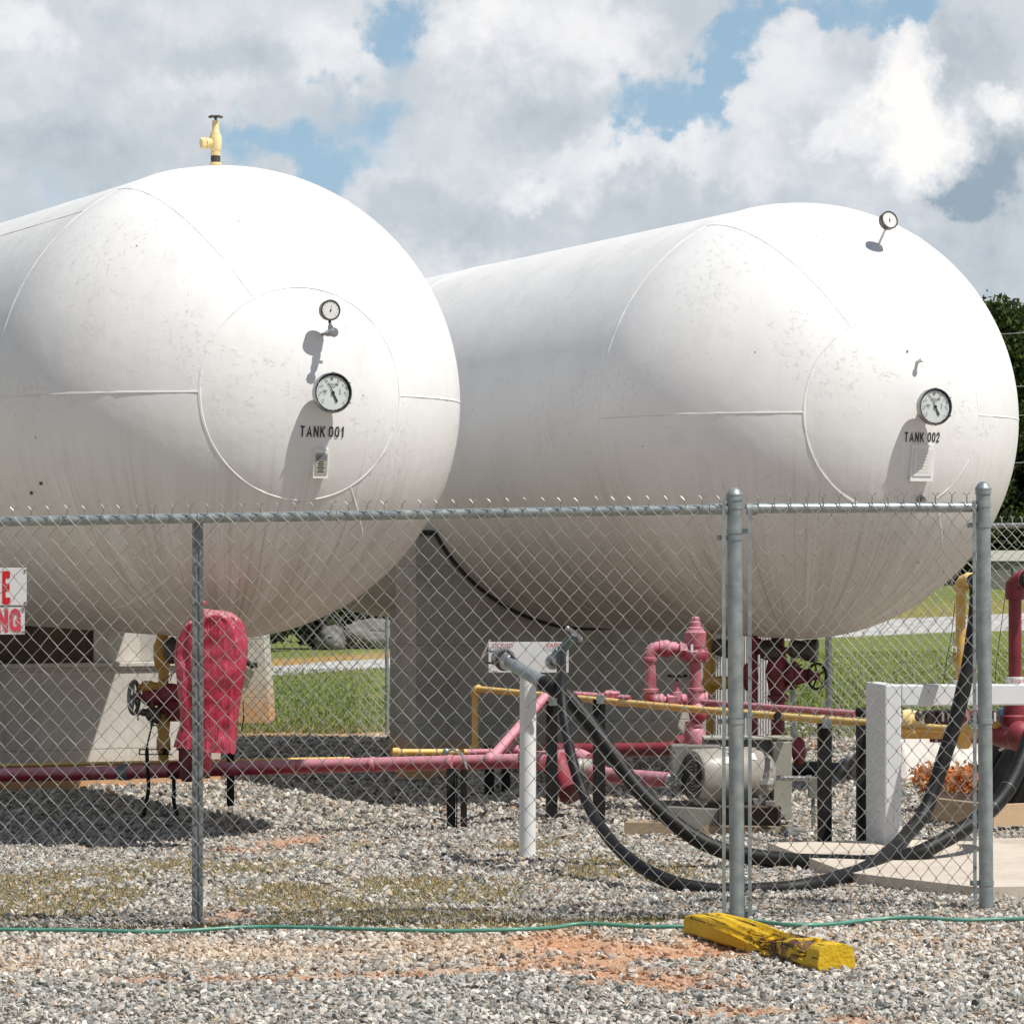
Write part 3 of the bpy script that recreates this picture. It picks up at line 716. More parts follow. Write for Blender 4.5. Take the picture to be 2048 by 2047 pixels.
# tank 1 fittings
q1, c1 = level_gauge('1', 667, 785, .122, .13, tank1)
T1 = TK['1']; q, nn = hit('1', 645, 668)
a1 = T1['a']; vpos = q + a1*.13; m = MB()
m.tube([q-a1*.03, q+a1*.13], .011, 10); m.build('gauge_pipe', M['metal'], tank1)
m = MB(); m.cyl(q+a1*.09, q+a1*.15, .022); m.cyl(vpos-Vector((0,0,.02)), vpos+Vector((0,0,.045)), .016); m.hexn(q+a1*.15, q+a1*.175, .016)
m.lathe(q+a1*.175, a1, [(0,.026),(.004,.030),(.012,.030),(.016,.012)], 8, False)
m.tube([q+a1*.12+T1['p']*.0, q+a1*.12+T1['p']*.045], .006, 8); m.build('gauge_valve', M['metal'], tank1)
gc = vpos + Vector((0,0,.135)); m = MB(); m.tube([vpos+Vector((0,0,.04)), gc-Vector((0,0,.05))-a1*.02], .009, 8); m.build('gauge_stem', M['darkmetal'], tank1)
press_gauge('1', gc, a1, .062, tank1)
strokes('1', 'TANK 001', 644, 863, .066, M['ink'], tank1, sx=.76)
def plate(key, u, v, w_, h_, root, mat, name='nameplate', off=.03, lines=0, lip=True):
    q, nn = hit(key, u, v); a = TK[key]['a']; nn = (nn + a*1.2).normalized(); rt = Vector((0,0,1)).cross(nn).normalized(); up = nn.cross(rt)
    Rm = Matrix((tuple(rt), tuple(nn), tuple(up))).transposed(); m = MB()
    m.box(q+nn*off*.5, (w_, off*1.6, h_), rot=Rm)
    o_ = m.build(name+'_bracket', TK[key]['mat'], root)
    m = MB(); m.box(q+nn*(off*1.3+.003), (w_*.82, .004, h_*.72), rot=Rm); 
    pl = m.build(name, mat, root)
    return q+nn*(off*1.3+.0052), nn, rt, up, pl
q, nn, rt, up, pl = plate('1', 639, 926, .095, .175, tank1, M['guard'], off=.02)
m = MB()
m.box(q+up*.035, (.066,.002,.03), rot=Matrix((tuple(rt), tuple(nn), tuple(up))).transposed()); m.build('print_block', M['inkgrey'], pl)
m = MB()
for i, wd in enumerate((.03,.04,.035,.05,.03,.045)): m.box(q+up*(.012-.012*i)-rt*.004, (wd,.002,.005), rot=Matrix((tuple(rt), tuple(nn), tuple(up))).transposed())
m.build('print_lines', M['ink'], pl)
# yellow valve on top of tank 1
top = P(431, 331, 21.75); Zv = Vector((0,0,1)); k = 21.75/F
m = MB(); m.lathe(top-Zv*.06, Zv, [(0,.036),(.05,.036),(.062,.034),(.064,.038),(.078,.038),(.080,.028)], 20); m.build('valve_boss', M['cream'], tank1)
m = MB(); m.lathe(top+Zv*.018, Zv, [(0,.027),(.006,.030),(.022,.031),(.040,.031),(.044,.026)], 20); m.build('valve_coupling', M['darkmetal'], tank1)
b0 = top+Zv*.062; m = MB()
m.lathe(b0, Zv, [(0,.030),(.018,.033),(.024,.025),(.03,.030),(.05,.039),(.095,.040),(.125,.038),(.135,.033),(.142,.033),(.146,.027),(.150,.029),(.165,.022),(.225,.021),(.229,.014)], 22)
sd = Vector((-.93,-.36,-.1)).normalized(); s0 = b0+Zv*.085
m.lathe(s0, sd, [(0,.032),(.045,.031),(.05,.034),(.062,.036)], 20); m.lathe(s0+sd*.062, sd, [(0,.030),(.002,.037),(.03,.037),(.036,.032)], 6, False)
m.build('relief_valve', M['cream'], tank1)
m = MB(); hz = b0+Zv*.25; m.tube([b0+Zv*.225, hz], .008, 8); m.lathe(hz-Zv*.008, Zv, [(0,.014),(.004,.02),(.014,.018),(.018,.008)], 12)
for kk in range(5):
    an = R(72*kk+20); d_ = Vector((math.cos(an), math.sin(an), 0)); m.ell(hz+d_*.036, (.014,.014,.009)); m.tube([hz, hz+d_*.036], .006, 6)
m.build('handwheel', M['bezel'], tank1)
for (uu, vv) in ((83,966), (64,985)):
    q, nn = hit('1', uu, vv); m = MB(); m.cyl(q-nn*.004, q+nn*.012, .010, 10); m.build('stud', M['darkmetal'], tank1)
# tank 2 fittings
q2, c2_ = level_gauge('2', 1872, 813, .122, .15, tank2)
T2 = TK['2']; a2 = T2['a']
q, nn = hit('2', 1757, 490); pts = [q-nn*.02, q+nn*.06+Vector((0,-.02,0))]
base = q; gd = P(1779, 440, q.y-.10)
ax = (gd-q).normalized(); m = MB(); m.tube([q-ax*.02, q+ax*.14], .009, 8); m.tube([q+ax*.13, q+ax*.20], .006, 8); m.build('gauge_pipe', M['white'], tank2)
m = MB(); m.tube([q+ax*.14, gd-ax*.05], .010, 8); m.hexn(q+ax*.15, q+ax*.19, .017); m.tube([q+ax*.17, q+ax*.17+Vector((.03,0,.01))], .008, 8); m.build('gauge_valve', M['darkmetal'], tank2)
press_gauge('2', gd, (.42,-.86,.25), .062, tank2)
strokes('2', 'TANK', 1828, 874, .064, M['ink'], tank2, sx=.72)
strokes('2', '002', 1867, 874, .064, M['ink'], tank2, sx=.68)
q, nn, rt, up, pl = plate('2', 1842, 925, .17, .24, tank2, M['white'], off=.015)
m = MB()
for i in range(7): m.box(q+up*(.06-.02*i), (.085,.0015,.003), rot=Matrix((tuple(rt), tuple(nn), tuple(up))).transposed())
m.build('print_lines', M['tarp'], pl)
q, nn = hit('2', 1834, 724); m = MB(); m.cyl(q-nn*.01, q+nn*.05, .012, 10); m.hexn(q+nn*.05, q+nn*.07, .018); m.build('capped_nipple', T2['mat'], tank2)
q, nn = hit('2', 1840, 998); m = MB(); m.cyl(q-nn*.01, q+nn*.03, .03, 14); m.cyl(q+nn*.03, q+nn*.045, .022, 14); m.build('drain_plug', M['chrome'], tank2)

# ------------------------------------------------------------------ saddles and piers
def saddle(key, t0, w, th, top, label, mat, felt=True, name='concrete_saddle'):
    T = TK[key]; S, a, p, r = T['S'], T['a'], T['p'], T['r']; C = S - a*t0; g0 = gz(C.x, C.y)-.15
    root = thing(name, label, 'saddle', (C.x, C.y, g0+.15), math.atan2(a.y, a.x)); m = MB()
    zt = top; hz_ = S.z-zt; half = math.sqrt(max((r+.012)**2-hz_**2, .01)); pr = []
    n = 30; a0 = math.atan2(-hz_, half)
    arc = [(math.cos(q)*(r+.012), S.z+math.sin(q)*(r+.012)) for q in np.linspace(a0, -math.pi-a0, n)]
    outl = [(w, g0), (w, zt)] + arc + [(-w, zt), (-w, g0)]
    for s_ in (0, 1):
        off = -a*th*s_
        pr.append([Vector((C.x, C.y, 0)) + off + p*x + Vector((0,0,z)) for x, z in outl])
    N = len(outl); vs = pr[0]+pr[1]; fs = []
    for i in range(N): j = (i+1) % N; fs.append((i, i+N, j+N, j))
    # faces as vertical strips so that the concave shape fills well
    k = len(arc)
    def strip(o_):
        f = []
        base = [Vector((v_.x, v_.y, g0)) for v_ in vs[o_:o_+N]]
        b_ = len(vs2); 
        return base
    m.add(vs, fs)
    for o_ in (0, N):
        top_ = vs[o_+1:o_+N-1]; bot = [Vector((q.x, q.y, g0)) for q in top_]; kk = len(top_)
        fl = [(i, i+1, kk+i+1, kk+i) for i in range(kk-1)]
        if o_ == N: fl = [f[::-1] for f in fl]
        m.add(top_+bot, fl)
    m.build('pier', mat, root)
    if felt:
        m = MB(); A = Vector((C.x, C.y, 0)) + a*.015
        line = [(w+.02, zt+.012), (half+.03, zt+.012)] + [(x, z+.008) for x, z in arc] + [(-half-.03, zt+.012), (-w-.02, zt+.012)]
        m.tube([A + p*x + Vector((0,0,z)) for x, z in line], .020, 8); m.build('felt_pad', M['felt'], root)
    return root
saddle('2', 3.7, 1.46, .45, CAMH+.125, 'tall grey concrete saddle under the right tank with black felt along its curve', M['conc2'])
C_ = T2['S'] - T2['a']*6.6; rs_ = thing('concrete_saddle', 'narrow rear concrete saddle just left of the tall grey one under the right tank', 'saddle', (C_.x, C_.y, gz(C_.x,C_.y)), math.atan2(T2['a'].y, T2['a'].x))
m = MB(); zt_ = T2['S'].z-math.sqrt(1.5**2-.67**2)-.012; m.box((C_.x, C_.y, (zt_+gz(C_.x,C_.y)-.15)/2), (.4, 1.14, zt_-gz(C_.x,C_.y)+.15), rz=math.atan2(T2['a'].y, T2['a'].x), bev=.01); m.build('pier', M['conc2'], rs_)
# low pedestal under tank 1 with bearing blocks and one block painted dark as shade
S, a, p = T1['S'], T1['a'], T1['p']
cr = G(442, 1562); zt = P(430, 1330, cr.y).z
def wallbox(c, L_, th, z0, z1, d, mat, name, parent, bev=.01):
    m = MB(); m.box((c.x, c.y, (z0+z1)/2), (L_, th, z1-z0), rz=math.atan2(d.y, d.x), bev=bev); return m.build(name, mat, parent)
cen = Vector((cr.x, cr.y, 0)) - p*1.75 - a*.3
ped = thing('concrete_pedestal', 'low wide concrete pedestal under the left tank, crossed by its slanting shadow', 'pedestal', (cen.x, cen.y, gz(cen.x, cen.y)))
wallbox(cen, 3.5, .6, gz(cr.x,cr.y)-.25, zt, p, M['conc'], 'base', ped)
wallbox(cen+a*.0, 3.56, .66, zt, zt+.035, p, M['conc'], 'ledge', ped, .006)
zb = P(430, 1270, cr.y).z+.08
for (u0, u1, mt, nm) in ((-60, 185, M['rust'], 'shade_block'), (186, 290, M['conc'], 'bearing_block'), (291, 360, M['conc2'], 'bearing_block')):
    x0 = P(u0, 1300, cr.y-.5); x1 = P(u1, 1300, cr.y-.3)
    l0 = (Vector((x0.x,x0.y,0))-cen).dot(p); l1 = (Vector((x1.x,x1.y,0))-cen).dot(p)
    wallbox(cen + p*(l0+l1)/2 - a*.02*(u0 > 250), l1-l0-.004, .42, zt+.037, zb, p, mt, nm, ped, .004)
# pier of the far shed yard, clay stained
fp = thing('concrete_pier', 'sunlit concrete pier with orange clay stain, behind the red bag beyond the rear fence', 'pier', (-3.6, 36.3, gz(-3.6,36.3)))
x1 = P(530, 1428, 36.0); m = MB()
zb_ = x1.z - .1
m.add([(-4.6,36,zb_),(x1.x+.05,36,zb_),(x1.x+.05,36.9,zb_),(-4.6,36.9,zb_),(-4.6,36,1.9),(x1.x-.10,36,1.9),(x1.x-.10,36.9,1.9),(-4.6,36.9,1.9)], [(3,2,1,0),(4,5,6,7),(0,1,5,4),(1,2,6,5),(2,3,7,6),(3,0,4,7)])
m.build('pier_block', M['concfar'], fp)
m = MB(); q = P(505, 1330, 35.95); m.box(q, (.02,.14,.02)); m.tube([q+Vector((-.1,0,.05)), q, q+Vector((.05,0,0))], .03, 8); m.build('iron_hook', M['black'], fp)

# ------------------------------------------------------------------ chain link
def wire_mesh(A, B, h, z0f, W=.079, H=.088, r=.0021, sides=5, barbs=True, sag=0.0, seed=1, name='chain_link_mesh', mat=None, parent=None, yoff=0.0):
    A = Vector(A); B = Vector(B); d = Vector((B.x-A.x, B.y-A.y, 0)); L = d.length; d.normalize(); nrm = Vector((d.y, -d.x, 0))
    rr = np.random.default_rng(seed); cols = int(L/(W/2)); rows = int(round(h/(H/2)))
    jit = rr.normal(0, .0016, (cols+3, rows+3, 2))
    z_at = lambda s: z0f(A.x+d.x*s, A.y+d.y*s)
    paths = []
    for k in range(cols):
        pts = []
        for j in range(rows+1):
            c = k if (j+k) % 2 == 0 else k+1
            s = c*W/2; z = z_at(s) + j*H/2
            jx, jz = jit[c, j]
            side = -1 if c == k else 1
            edge = 1 if c == k+1 else -1
            # small shoulder: the wire runs on slightly past the crossing and hooks round its neighbour
            s_ = s + edge*r*.9 + jx
            bow = sag*math.sin(z*7+s*2)*.5
            pts.append((s_, (side*r*.95)+bow+yoff, z+jz))
        if barbs:
            j = rows; c = k if (j+k) % 2 == 0 else k+1; top_ = pts[-1]
            sgn = 1 if c == k else -1; cs = c*W/2 + jit[c, j, 0]; lean = float(jit[c, j, 1])*1.5
            for q in range(5): pts.append((cs + lean*q*.3 + math.cos(q*1.6+ (0 if sgn > 0 else math.pi))*r*.9, math.sin(q*1.6+(0 if sgn > 0 else math.pi))*r*.9+yoff, top_[2]+.006+q*.007))
            pts.append((cs+lean*1.5+sgn*.015, yoff+sgn*.002, top_[2]+.047))
        paths.append(pts)
    m = MB()
    for pts in paths:
        m.tube([Vector((A.x, A.y, 0)) + d*s + nrm*n_ + Vector((0,0,z)) for s, n_, z in pts], [r]*(len(pts)-1)+[r*1.15], sides, cap=False)
    return m.build(name, mat or M['wire'], parent)
gf = lambda x, y: gz(x, y) + .02
Lp = G(393, 1855); Mp = G(1475, 1840); Rp = G(1973, 1818)
fdir = (Mp-Lp); fdir.z = 0; fdir.normalize()
Lend = Lp - fdir*2.2
fence = thing('chain_link_fence', 'near galvanised chain link fence crossing the whole yard in front of the tanks', 'fence', tuple(Lp))
fn = Vector((fdir.y, -fdir.x, 0))         # towards the camera
def railz(pt, top_v, u): return P(u, top_v, pt.y).z
zL = railz(Lp, 1036, 393); zM = railz(Mp, 1018, 1475); zR = railz(Rp, 1014, 1955)
sl_ = (zM-zL)/((Mp-Lp).length); z0L = zL - sl_*2.2
off = Vector((0,.035,0))
m = MB(); m.tube([Vector((Lend.x,Lend.y,z0L)), Vector((Lp.x,Lp.y,zL)), Vector((Mp.x-.075,Mp.y,zM))], .0225, 18); m.build('top_rail', M['galv'], fence)
m = MB(); e_ = Vector((Mp.x-.125, Mp.y, zM)); m.cyl(e_, e_+Vector((.085,0,0)), .0255, 18); m.build('rail_end_cup', M['galv'], fence)
m = MB(); m.tube([Vector((Mp.x+.055,Mp.y,zM+.004)), Vector((Rp.x-.05,Rp.y,zR))], .0235, 18); m.build('top_rail', M['galv'], fence)
m = MB(); e_ = Vector((Mp.x+.04, Mp.y, zM)); m.cyl(e_, e_+Vector((.05,0,0)), .0265, 18); m.build('rail_end_cup', M['galv'], fence)
# rolled line post (C section)
def cpost(x, y, z0, z1, w_=.046):
    m = MB(); o = [(-w_/2,-w_/2),(w_/2,-w_/2),(w_/2,w_/2),(w_*.28,w_/2),(w_*.28,w_*.3),(w_*.38,w_*.3),(w_*.38,-w_*.36),(w_*.12,-w_*.36),(0,-w_*.22),(-w_*.12,-w_*.36),(-w_*.38,-w_*.36),(-w_*.38,w_*.3),(-w_*.28,w_*.3),(-w_*.28,w_/2),(-w_/2,w_/2)]
    # front web with a groove
    fr = [(-w_/2,w_/2),(-w_/2,-w_/2),(-w_*.2,-w_/2),(-w_*.12,-w_*.38),(w_*.12,-w_*.38),(w_*.2,-w_/2),(w_/2,-w_/2),(w_/2,w_/2),(w_*.40,w_/2),(w_*.40,-w_*.38),(w_*.24,-w_*.38),(w_*.15,-w_*.27),(-w_*.15,-w_*.27),(-w_*.24,-w_*.38),(-w_*.40,-w_*.38),(-w_*.40,w_/2)]
    n = len(fr); vs = [(x+a_, y+b_, z0) for a_, b_ in fr]+[(x+a_, y+b_, z1) for a_, b_ in fr]
    m.add(vs, [(i, (i+1) % n, n+(i+1) % n, n+i) for i in range(n)]); m.add(vs[n:], [(0,1,2,13,14,15),(2,3,12,13),(3,4,11,12),(4,5,10,11),(5,6,7,8,9,10)])
    return m
cpost(Lp.x, Lp.y+.045, gz(Lp.x,Lp.y)-.1, zL+.02).build('line_post', M['galv_dull'], fence)
lp2 = Lp - fdir*3.05
def round_post(pt, r_, ztop, lean, nm):
    b_ = Vector((pt.x, pt.y, gz(pt.x,pt.y)-.1)); t_ = Vector((pt.x+lean, pt.y, ztop))
    m = MB(); m.tube([b_, t_], r_, 28); o_ = m.build(nm, M['galv'], fence)
    m = MB(); ax_ = (t_-b_).normalized()
    m.lathe(t_-ax_*.02, ax_, [(0, r_*1.0), (.001, r_*1.12), (.022, r_*1.12), (.024, r_*1.18), (.028, r_*1.18), (.036, r_*1.02), (.048, r_*.8), (.056, r_*.5), (.060, r_*.2), (.0605, 0)], 28)
    m.build('dome_cap', M['galv'], o_)
    return b_, t_, o_
rm = .034
bM, tM, poM = round_post(Mp, rm, P(1471, 992, Mp.y).z, -.012, 'end_post')
bR, tR, poR = round_post(Rp, .0325, P(1970, 980, Rp.y).z, -.012, 'end_post')
def band(pb, pt_, z, r_, side, parent, ln=.045):
    t_ = (z-pb.z)/(pt_.z-pb.z); c = pb.lerp(pt_, t_); m = MB()
    m.lathe(c-Vector((0,0,.011)), (0,0,1), [(0,r_*1.02),(.0005,r_*1.09),(.0215,r_*1.09),(.022,r_*1.02)], 28)
    m.box(c+Vector((side*(r_+ln*.5), -.008, 0)), (ln, .004, .022)); m.box(c+Vector((side*(r_+ln*.5), .008, 0)), (ln, .004, .022))
    e_ = c+Vector((side*(r_+ln*.75), 0, 0)); m.ell(e_+Vector((0,-.014,0)), (.009,.007,.009), 10); m.tube([e_+Vector((0,-.014,0)), e_+Vector((0,.02,0))], .0045, 8)
    m.build('tension_band', M['galv'], parent)
zz = lambda v, pt: P(1470, v, pt.y).z
for v_, sd_ in ((1013,1),(1062,1),(1075,-1),(1430,1),(1442,-1),(1826,1),(1830,-1)): band(bM, tM, zz(v_, Mp), rm, sd_, poM)
for v_, sd_ in ((1009,-1),(1050,-1),(1442,-1),(1765,-1)): band(bR, tR, zz(v_, Rp), .0325, sd_, poR, .04)
for (pt, sx_, za, zb2) in ((Mp, -.058, gz(Mp.x,Mp.y)+.03, zM+.05), (Mp, .058, gz(Mp.x,Mp.y)+.03, zM-.0), (Rp, -.052, gz(Rp.x,Rp.y)+.02, zR+.03)):
    m = MB(); m.box((pt.x+sx_-.004, pt.y-.026, (za+zb2)/2), (.016,.005,zb2-za)); m.build('tension_bar', M['galv'], fence)
mh = 1.78
yo = -.002
wire_mesh(Lend+Vector((0,-.030,0)), Mp+Vector((-.055,-.030,0)), zL-gz(Lp.x,Lp.y)-.005, gf, seed=3, sag=.004, parent=fence, H=.0893, r=.0024)
wire_mesh(Mp+Vector((.055,-.030,0)), Rp+Vector((-.05,-.030,0)), zM-gz(Mp.x,Mp.y)-.005, gf, seed=8, sag=.003, parent=fence, H=.0893, W=.0775, r=.0024)
for k_ in range(7):
    s_ = .35+.62*k_; c = Lend + fdir*s_; z_ = z0L + sl_*s_; m = MB()
    m.tube([c + Vector((0, .028*math.cos(q)-.004, z_-c.z + .028*math.sin(q))) for q in np.linspace(-.4, 4.9, 14)] + [c+Vector((.006,-.03,z_-c.z-.03))], .0016, 6); m.build('tie_wire', M['wire'], fence)
# sign plates hung on the fence at the left
def sign(u1, v0, v1, w_, txt, h, mat, label, sx, du, v_text, bold, yo_=-.03):
    Yf = Lp.y - .2 - .0; q = P(u1, (v0+v1)/2, Lend.y+.35); hh = abs(P(u1, v0, q.y).z - P(u1, v1, q.y).z)
    root = thing('fence_sign', label, 'sign', (q.x-w_/2, q.y+yo_, q.z-hh/2)); m = MB()
    m.box((q.x-w_/2, q.y+yo_, q.z), (w_, .003, hh), bev=.0012); m.build('plate', M['sign'], root)
    pos = P(du, v_text, q.y); fr = (Vector((pos.x, q.y+yo_-.0025, pos.z)), Vector((0,-1,0)), Vector((1,0,0)), Vector((0,0,1)))
    strokes('1', txt, 0, 0, h, mat, root, sx=sx, wt=.27, off=.0006, frame=fr, align=1.0, gap=.10)
    for vz in (-1, 1):
        m = MB(); m.cyl((q.x-.010, q.y+yo_-.004, q.z+vz*(hh/2-.012)), (q.x-.010, q.y+yo_+.006, q.z+vz*(hh/2-.012)), .003, 8)
        m.tube([(q.x-.012, q.y+yo_-.004, q.z+vz*(hh/2-.012)), (q.x+.004, q.y+yo_-.006, q.z+vz*(hh/2-.012)+.002)], .0022, 6); m.build('cable_tie', M['black'], root)
sign(55, 1135, 1210, .46, 'E', .154, M['redink'], 'upper white sign on the fence with one big red letter E in view', .46, 26, 1175, .05)
sign(51, 1213, 1268, .44, 'NG', .108, M['pinkink'], 'lower white sign on the fence ending in faded red letters NG', .74, 44, 1239.5, .05, -.027)

# ------------------------------------------------------------------ rear fences and far things
def rear_fence(pts, label, hgt=1.83, r=.003, W=.079, name='chain_link_fence', seed=5, rail=True, pr=.03):
    A = pts[0]; root = thing(name, label, 'fence', (A[0], A[1], gz(A[0],A[1])))
    for (x0,y0), (x1,y1) in zip(pts, pts[1:]):
        L_ = math.hypot(x1-x0, y1-y0); n = max(1, round(L_/2.6))
        for k in range(n+1):
            if k == 0 and (x0,y0) != pts[0]: continue
            x = x0+(x1-x0)*k/n; y = y0+(y1-y0)*k/n; z = gz(x,y)
            m = MB(); m.cyl((x,y,z-.1), (x,y,z+hgt+.02), pr, 14); m.lathe((x,y,z+hgt+.02),(0,0,1),[(0,pr*1.1),(.03,pr*.9),(.05,pr*.3)],14); m.build('post', M['galv'], root)
        if rail:
            m = MB(); m.tube([(x0,y0,gz(x0,y0)+hgt-.03),(x1,y1,gz(x1,y1)+hgt-.03)], .021, 10); m.build('top_rail', M['galv'], root)
        wire_mesh((x0,y0-.035,0),(x1,y1-.035,0), hgt-.02, gf, r=r, sides=4, seed=seed, mat=M['wire_far'], parent=root, W=W)
    return root
rear_fence([(2.545,27.35),(5.15,26.7)], 'side run of chain link fence with a bright top rail behind the right tank', pr=.028, r=.0034)
rear_fence([(-5.3,33.3),(-1.22,33.15)], 'rear chain link fence seen under the tanks before the green field', seed=9, r=.0036, pr=.019)
m = MB(); q = G(1589, 1480); q = Vector((2.28, 27.6, gz(2.28,27.6))); rt_ = thing('fence_post', 'thin bare grey post standing behind the dark red valve', 'post', tuple(q))
m.cyl(q-Vector((0,0,.1)), q+Vector((0,0,1.25)), .022, 12); m.build('pole', M['galv'], rt_); m = MB(); m.lathe(q+Vector((0,0,1.25)), (0,0,1), [(0,.024),(.02,.022),(.035,.008)], 12); m.build('cap', M['galv'], rt_)

# trees
def leaves(n, clumps, size, cols, flat=.0):
    """clumps: list of (centre, radii); scatter leaf quads, denser near each clump's surface"""
    V_, C_ = [], []
    tot = sum(r[0]*r[1] for c, r in clumps)
    for c, r in clumps:
        k = max(8, int(n*r[0]*r[1]/tot)); d = rng.normal(size=(k,3)); d /= np.linalg.norm(d, axis=1)[:,None]
        rad = rng.power(2.4, k)[:,None]; rad *= 1 + .25*rng.normal(size=(k,1))*.6
        p_ = np.array(c)+d*rad*np.array(r); s = size*rng.uniform(.6,1.5,k)
        u_ = rng.normal(size=(k,3)); u_ /= np.linalg.norm(u_,axis=1)[:,None]
        w_ = np.cross(u_, rng.normal(size=(k,3))); w_ /= np.linalg.norm(w_,axis=1)[:,None]
        q = np.stack([p_-u_*s[:,None], p_+w_*s[:,None]*.45, p_+u_*s[:,None], p_-w_*s[:,None]*.45], 1)
        V_.append(q.reshape(-1,3)); cc = np.array(cols)[rng.integers(0,len(cols),k)]*rng.uniform(.75,1.25,(k,1))
        A = np.ones((k,4,4)); A[:,:,:3] = cc[:,None,:]; C_.append(A.reshape(-1,4))
    V_ = np.concatenate(V_); C_ = np.concatenate(C_); F_ = np.arange(len(V_)).reshape(-1,4); return V_, F_, C_
barkm = paint('tree_bark', (.10,.07,.05), (.18,.13,.10), .9, 0, 8, (.05,.035,.03), 14, .55, .8, .02)
M['bark'] = barkm
G1 = [(.045,.075,.018),(.065,.10,.022),(.10,.135,.03),(.035,.06,.018)]; G2 = [(.10,.125,.03),(.14,.16,.045),(.07,.10,.025),(.18,.15,.05)]; G3 = [(.03,.055,.025),(.045,.075,.03),(.06,.09,.03)]
def tree(x, y, h, wd, label, cols, name='oak_tree', n=14000, pine=False, low=.25, seed=0, leaf=.16):
    z = gz(x,y); root = thing(name, label, 'tree', (x,y,z), 0, 'trees along the far edge of the field'); rr = random.Random(seed+int(x*13))
    m = MB(); bend = [(x+rr.uniform(-.2,.2)*k, y, z-.2+h*.9*k/6) for k in range(7)]
    m.tube(bend, [h*.022*(1-.85*k/6) for k in range(7)], 10)
    cl = []
    for k in range(22 if not pine else 26):
        t_ = low + (1-low)*rr.random()**.8; a_ = rr.uniform(0, 6.28)
        wloc = wd*(math.sin(math.pi*min(1,(t_-low)/(1-low)*.8+.18)))*.5 if not pine else wd*.5*(1.05-t_)**.7
        rad = wloc*rr.uniform(.35,.85); c = (x+math.cos(a_)*rad, y+math.sin(a_)*rad, z+h*t_*.93)
        s_ = wd*rr.uniform(.10,.20); cl.append((c, (s_*1.15, s_*1.15, s_*(.75 if not pine else .45))))
        b0_ = Vector(bend[min(6, max(1,int(t_*6)))])*.5 + Vector(bend[max(0,int(t_*6)-1)])*.5
        m.tube([b0_, b0_.lerp(Vector(c), .55)+Vector((0,0,-.1)), c], [h*.008, h*.005, h*.002], 6)
    m.build('trunk', M['bark'], root)
    V_, F_, C_ = leaves(n, cl, leaf, cols); V_ = V_-np.array([x,y,z]); o = npmesh('crown', V_, F_, M['leaf'], C_); o.parent = root
    return root
TS = [(17.0,119,10.0,6.5,0),(19.6,122,10.6,6.5,1),(18.2,126,10.0,7.0,2),(14.6,121,8.6,6,3),(23.5,122,12.5,7.5,1),(28.5,125,12.0,8,2),(11.4,122,8.0,7,2),(34,128,13,8,0),(16.2,118,4.5,4.5,3),(20.4,118,4.8,5,1)]
TL = ['dark bushy tree whose rounded crown shows just right of the right tank','tall dense tree at the right edge of the photo, its top cut by the frame','pale green tree with loose yellowish leaves low at the right edge',
      'dark tree standing behind the bushy ones right of the tank','big dense tree beyond the right edge of the frame','broad light green tree farthest right but one','low wide tree hidden mostly by the right tank','last tree of the row on the far right','low bushy tree in front of the dark ones just right of the tank','low yellowish tree at the foot of the row at the right edge']
for i, (x,y,h,wd,k) in enumerate(TS):
    tree(x, y, h, wd, TL[i], (G1,G2,G3,G1)[k], n=26000 if i < 4 else 11000, seed=i, low=.08 if i in (0,2,3,8,9) else .2, leaf=.12)
def shrub(x, y, h, wd, label, cols, n=3500, group='shrubs at the edge of the field'):
    z = gz(x,y); root = thing('shrub', label, 'shrub', (x,y,z), 0, group); cl = []; m = MB(); rr = random.Random(int(x*31+y))
    for k in range(9):
        a_ = rr.uniform(0,6.28); c = (x+math.cos(a_)*wd*.3*rr.random(), y+math.sin(a_)*wd*.3*rr.random(), z+h*rr.uniform(.3,.8)); cl.append((c,(wd*.24,wd*.24,h*.24))); m.tube([(x,y,z-.05),c],[.03,.012],5)
    m.build('stem', M['bark'], root); V_,F_,C_ = leaves(n, cl, .09, cols); o = npmesh('foliage', V_-np.array([x,y,z]), F_, M['leaf'], C_); o.parent = root
SL = ['dark low shrub just right of the clay stained pier','dark shrub below the belly of the left tank, second from the pier','shrub left of the grey boulders under the tanks','dark shrub behind the grey boulders under the tanks','shrub at the foot of the narrow rear saddle']
for i, (x, y, h, wd) in enumerate([(-4.8,66,1.4,1.6),(-3.9,67,1.3,1.4),(-3.0,69,1.5,1.5),(-2.6,71,1.7,2.6),(-1.5,70,1.6,1.8)]): shrub(x, y, h, wd, SL[i], G3)
SL2 = ['brown leafed shrub under the trees right of the grey post','dark shrub beside the pale shed at the field edge','reddish shrub at the right edge below the trees']
for i, (x, y, h, wd, c) in enumerate([(14.9,117,2.6,3.4,G1),(17.2,116.5,2.6,3.0,G3),(19.2,116,2.8,3.2,G2)]): shrub(x, y, h, wd, SL2[i], c, 5000)
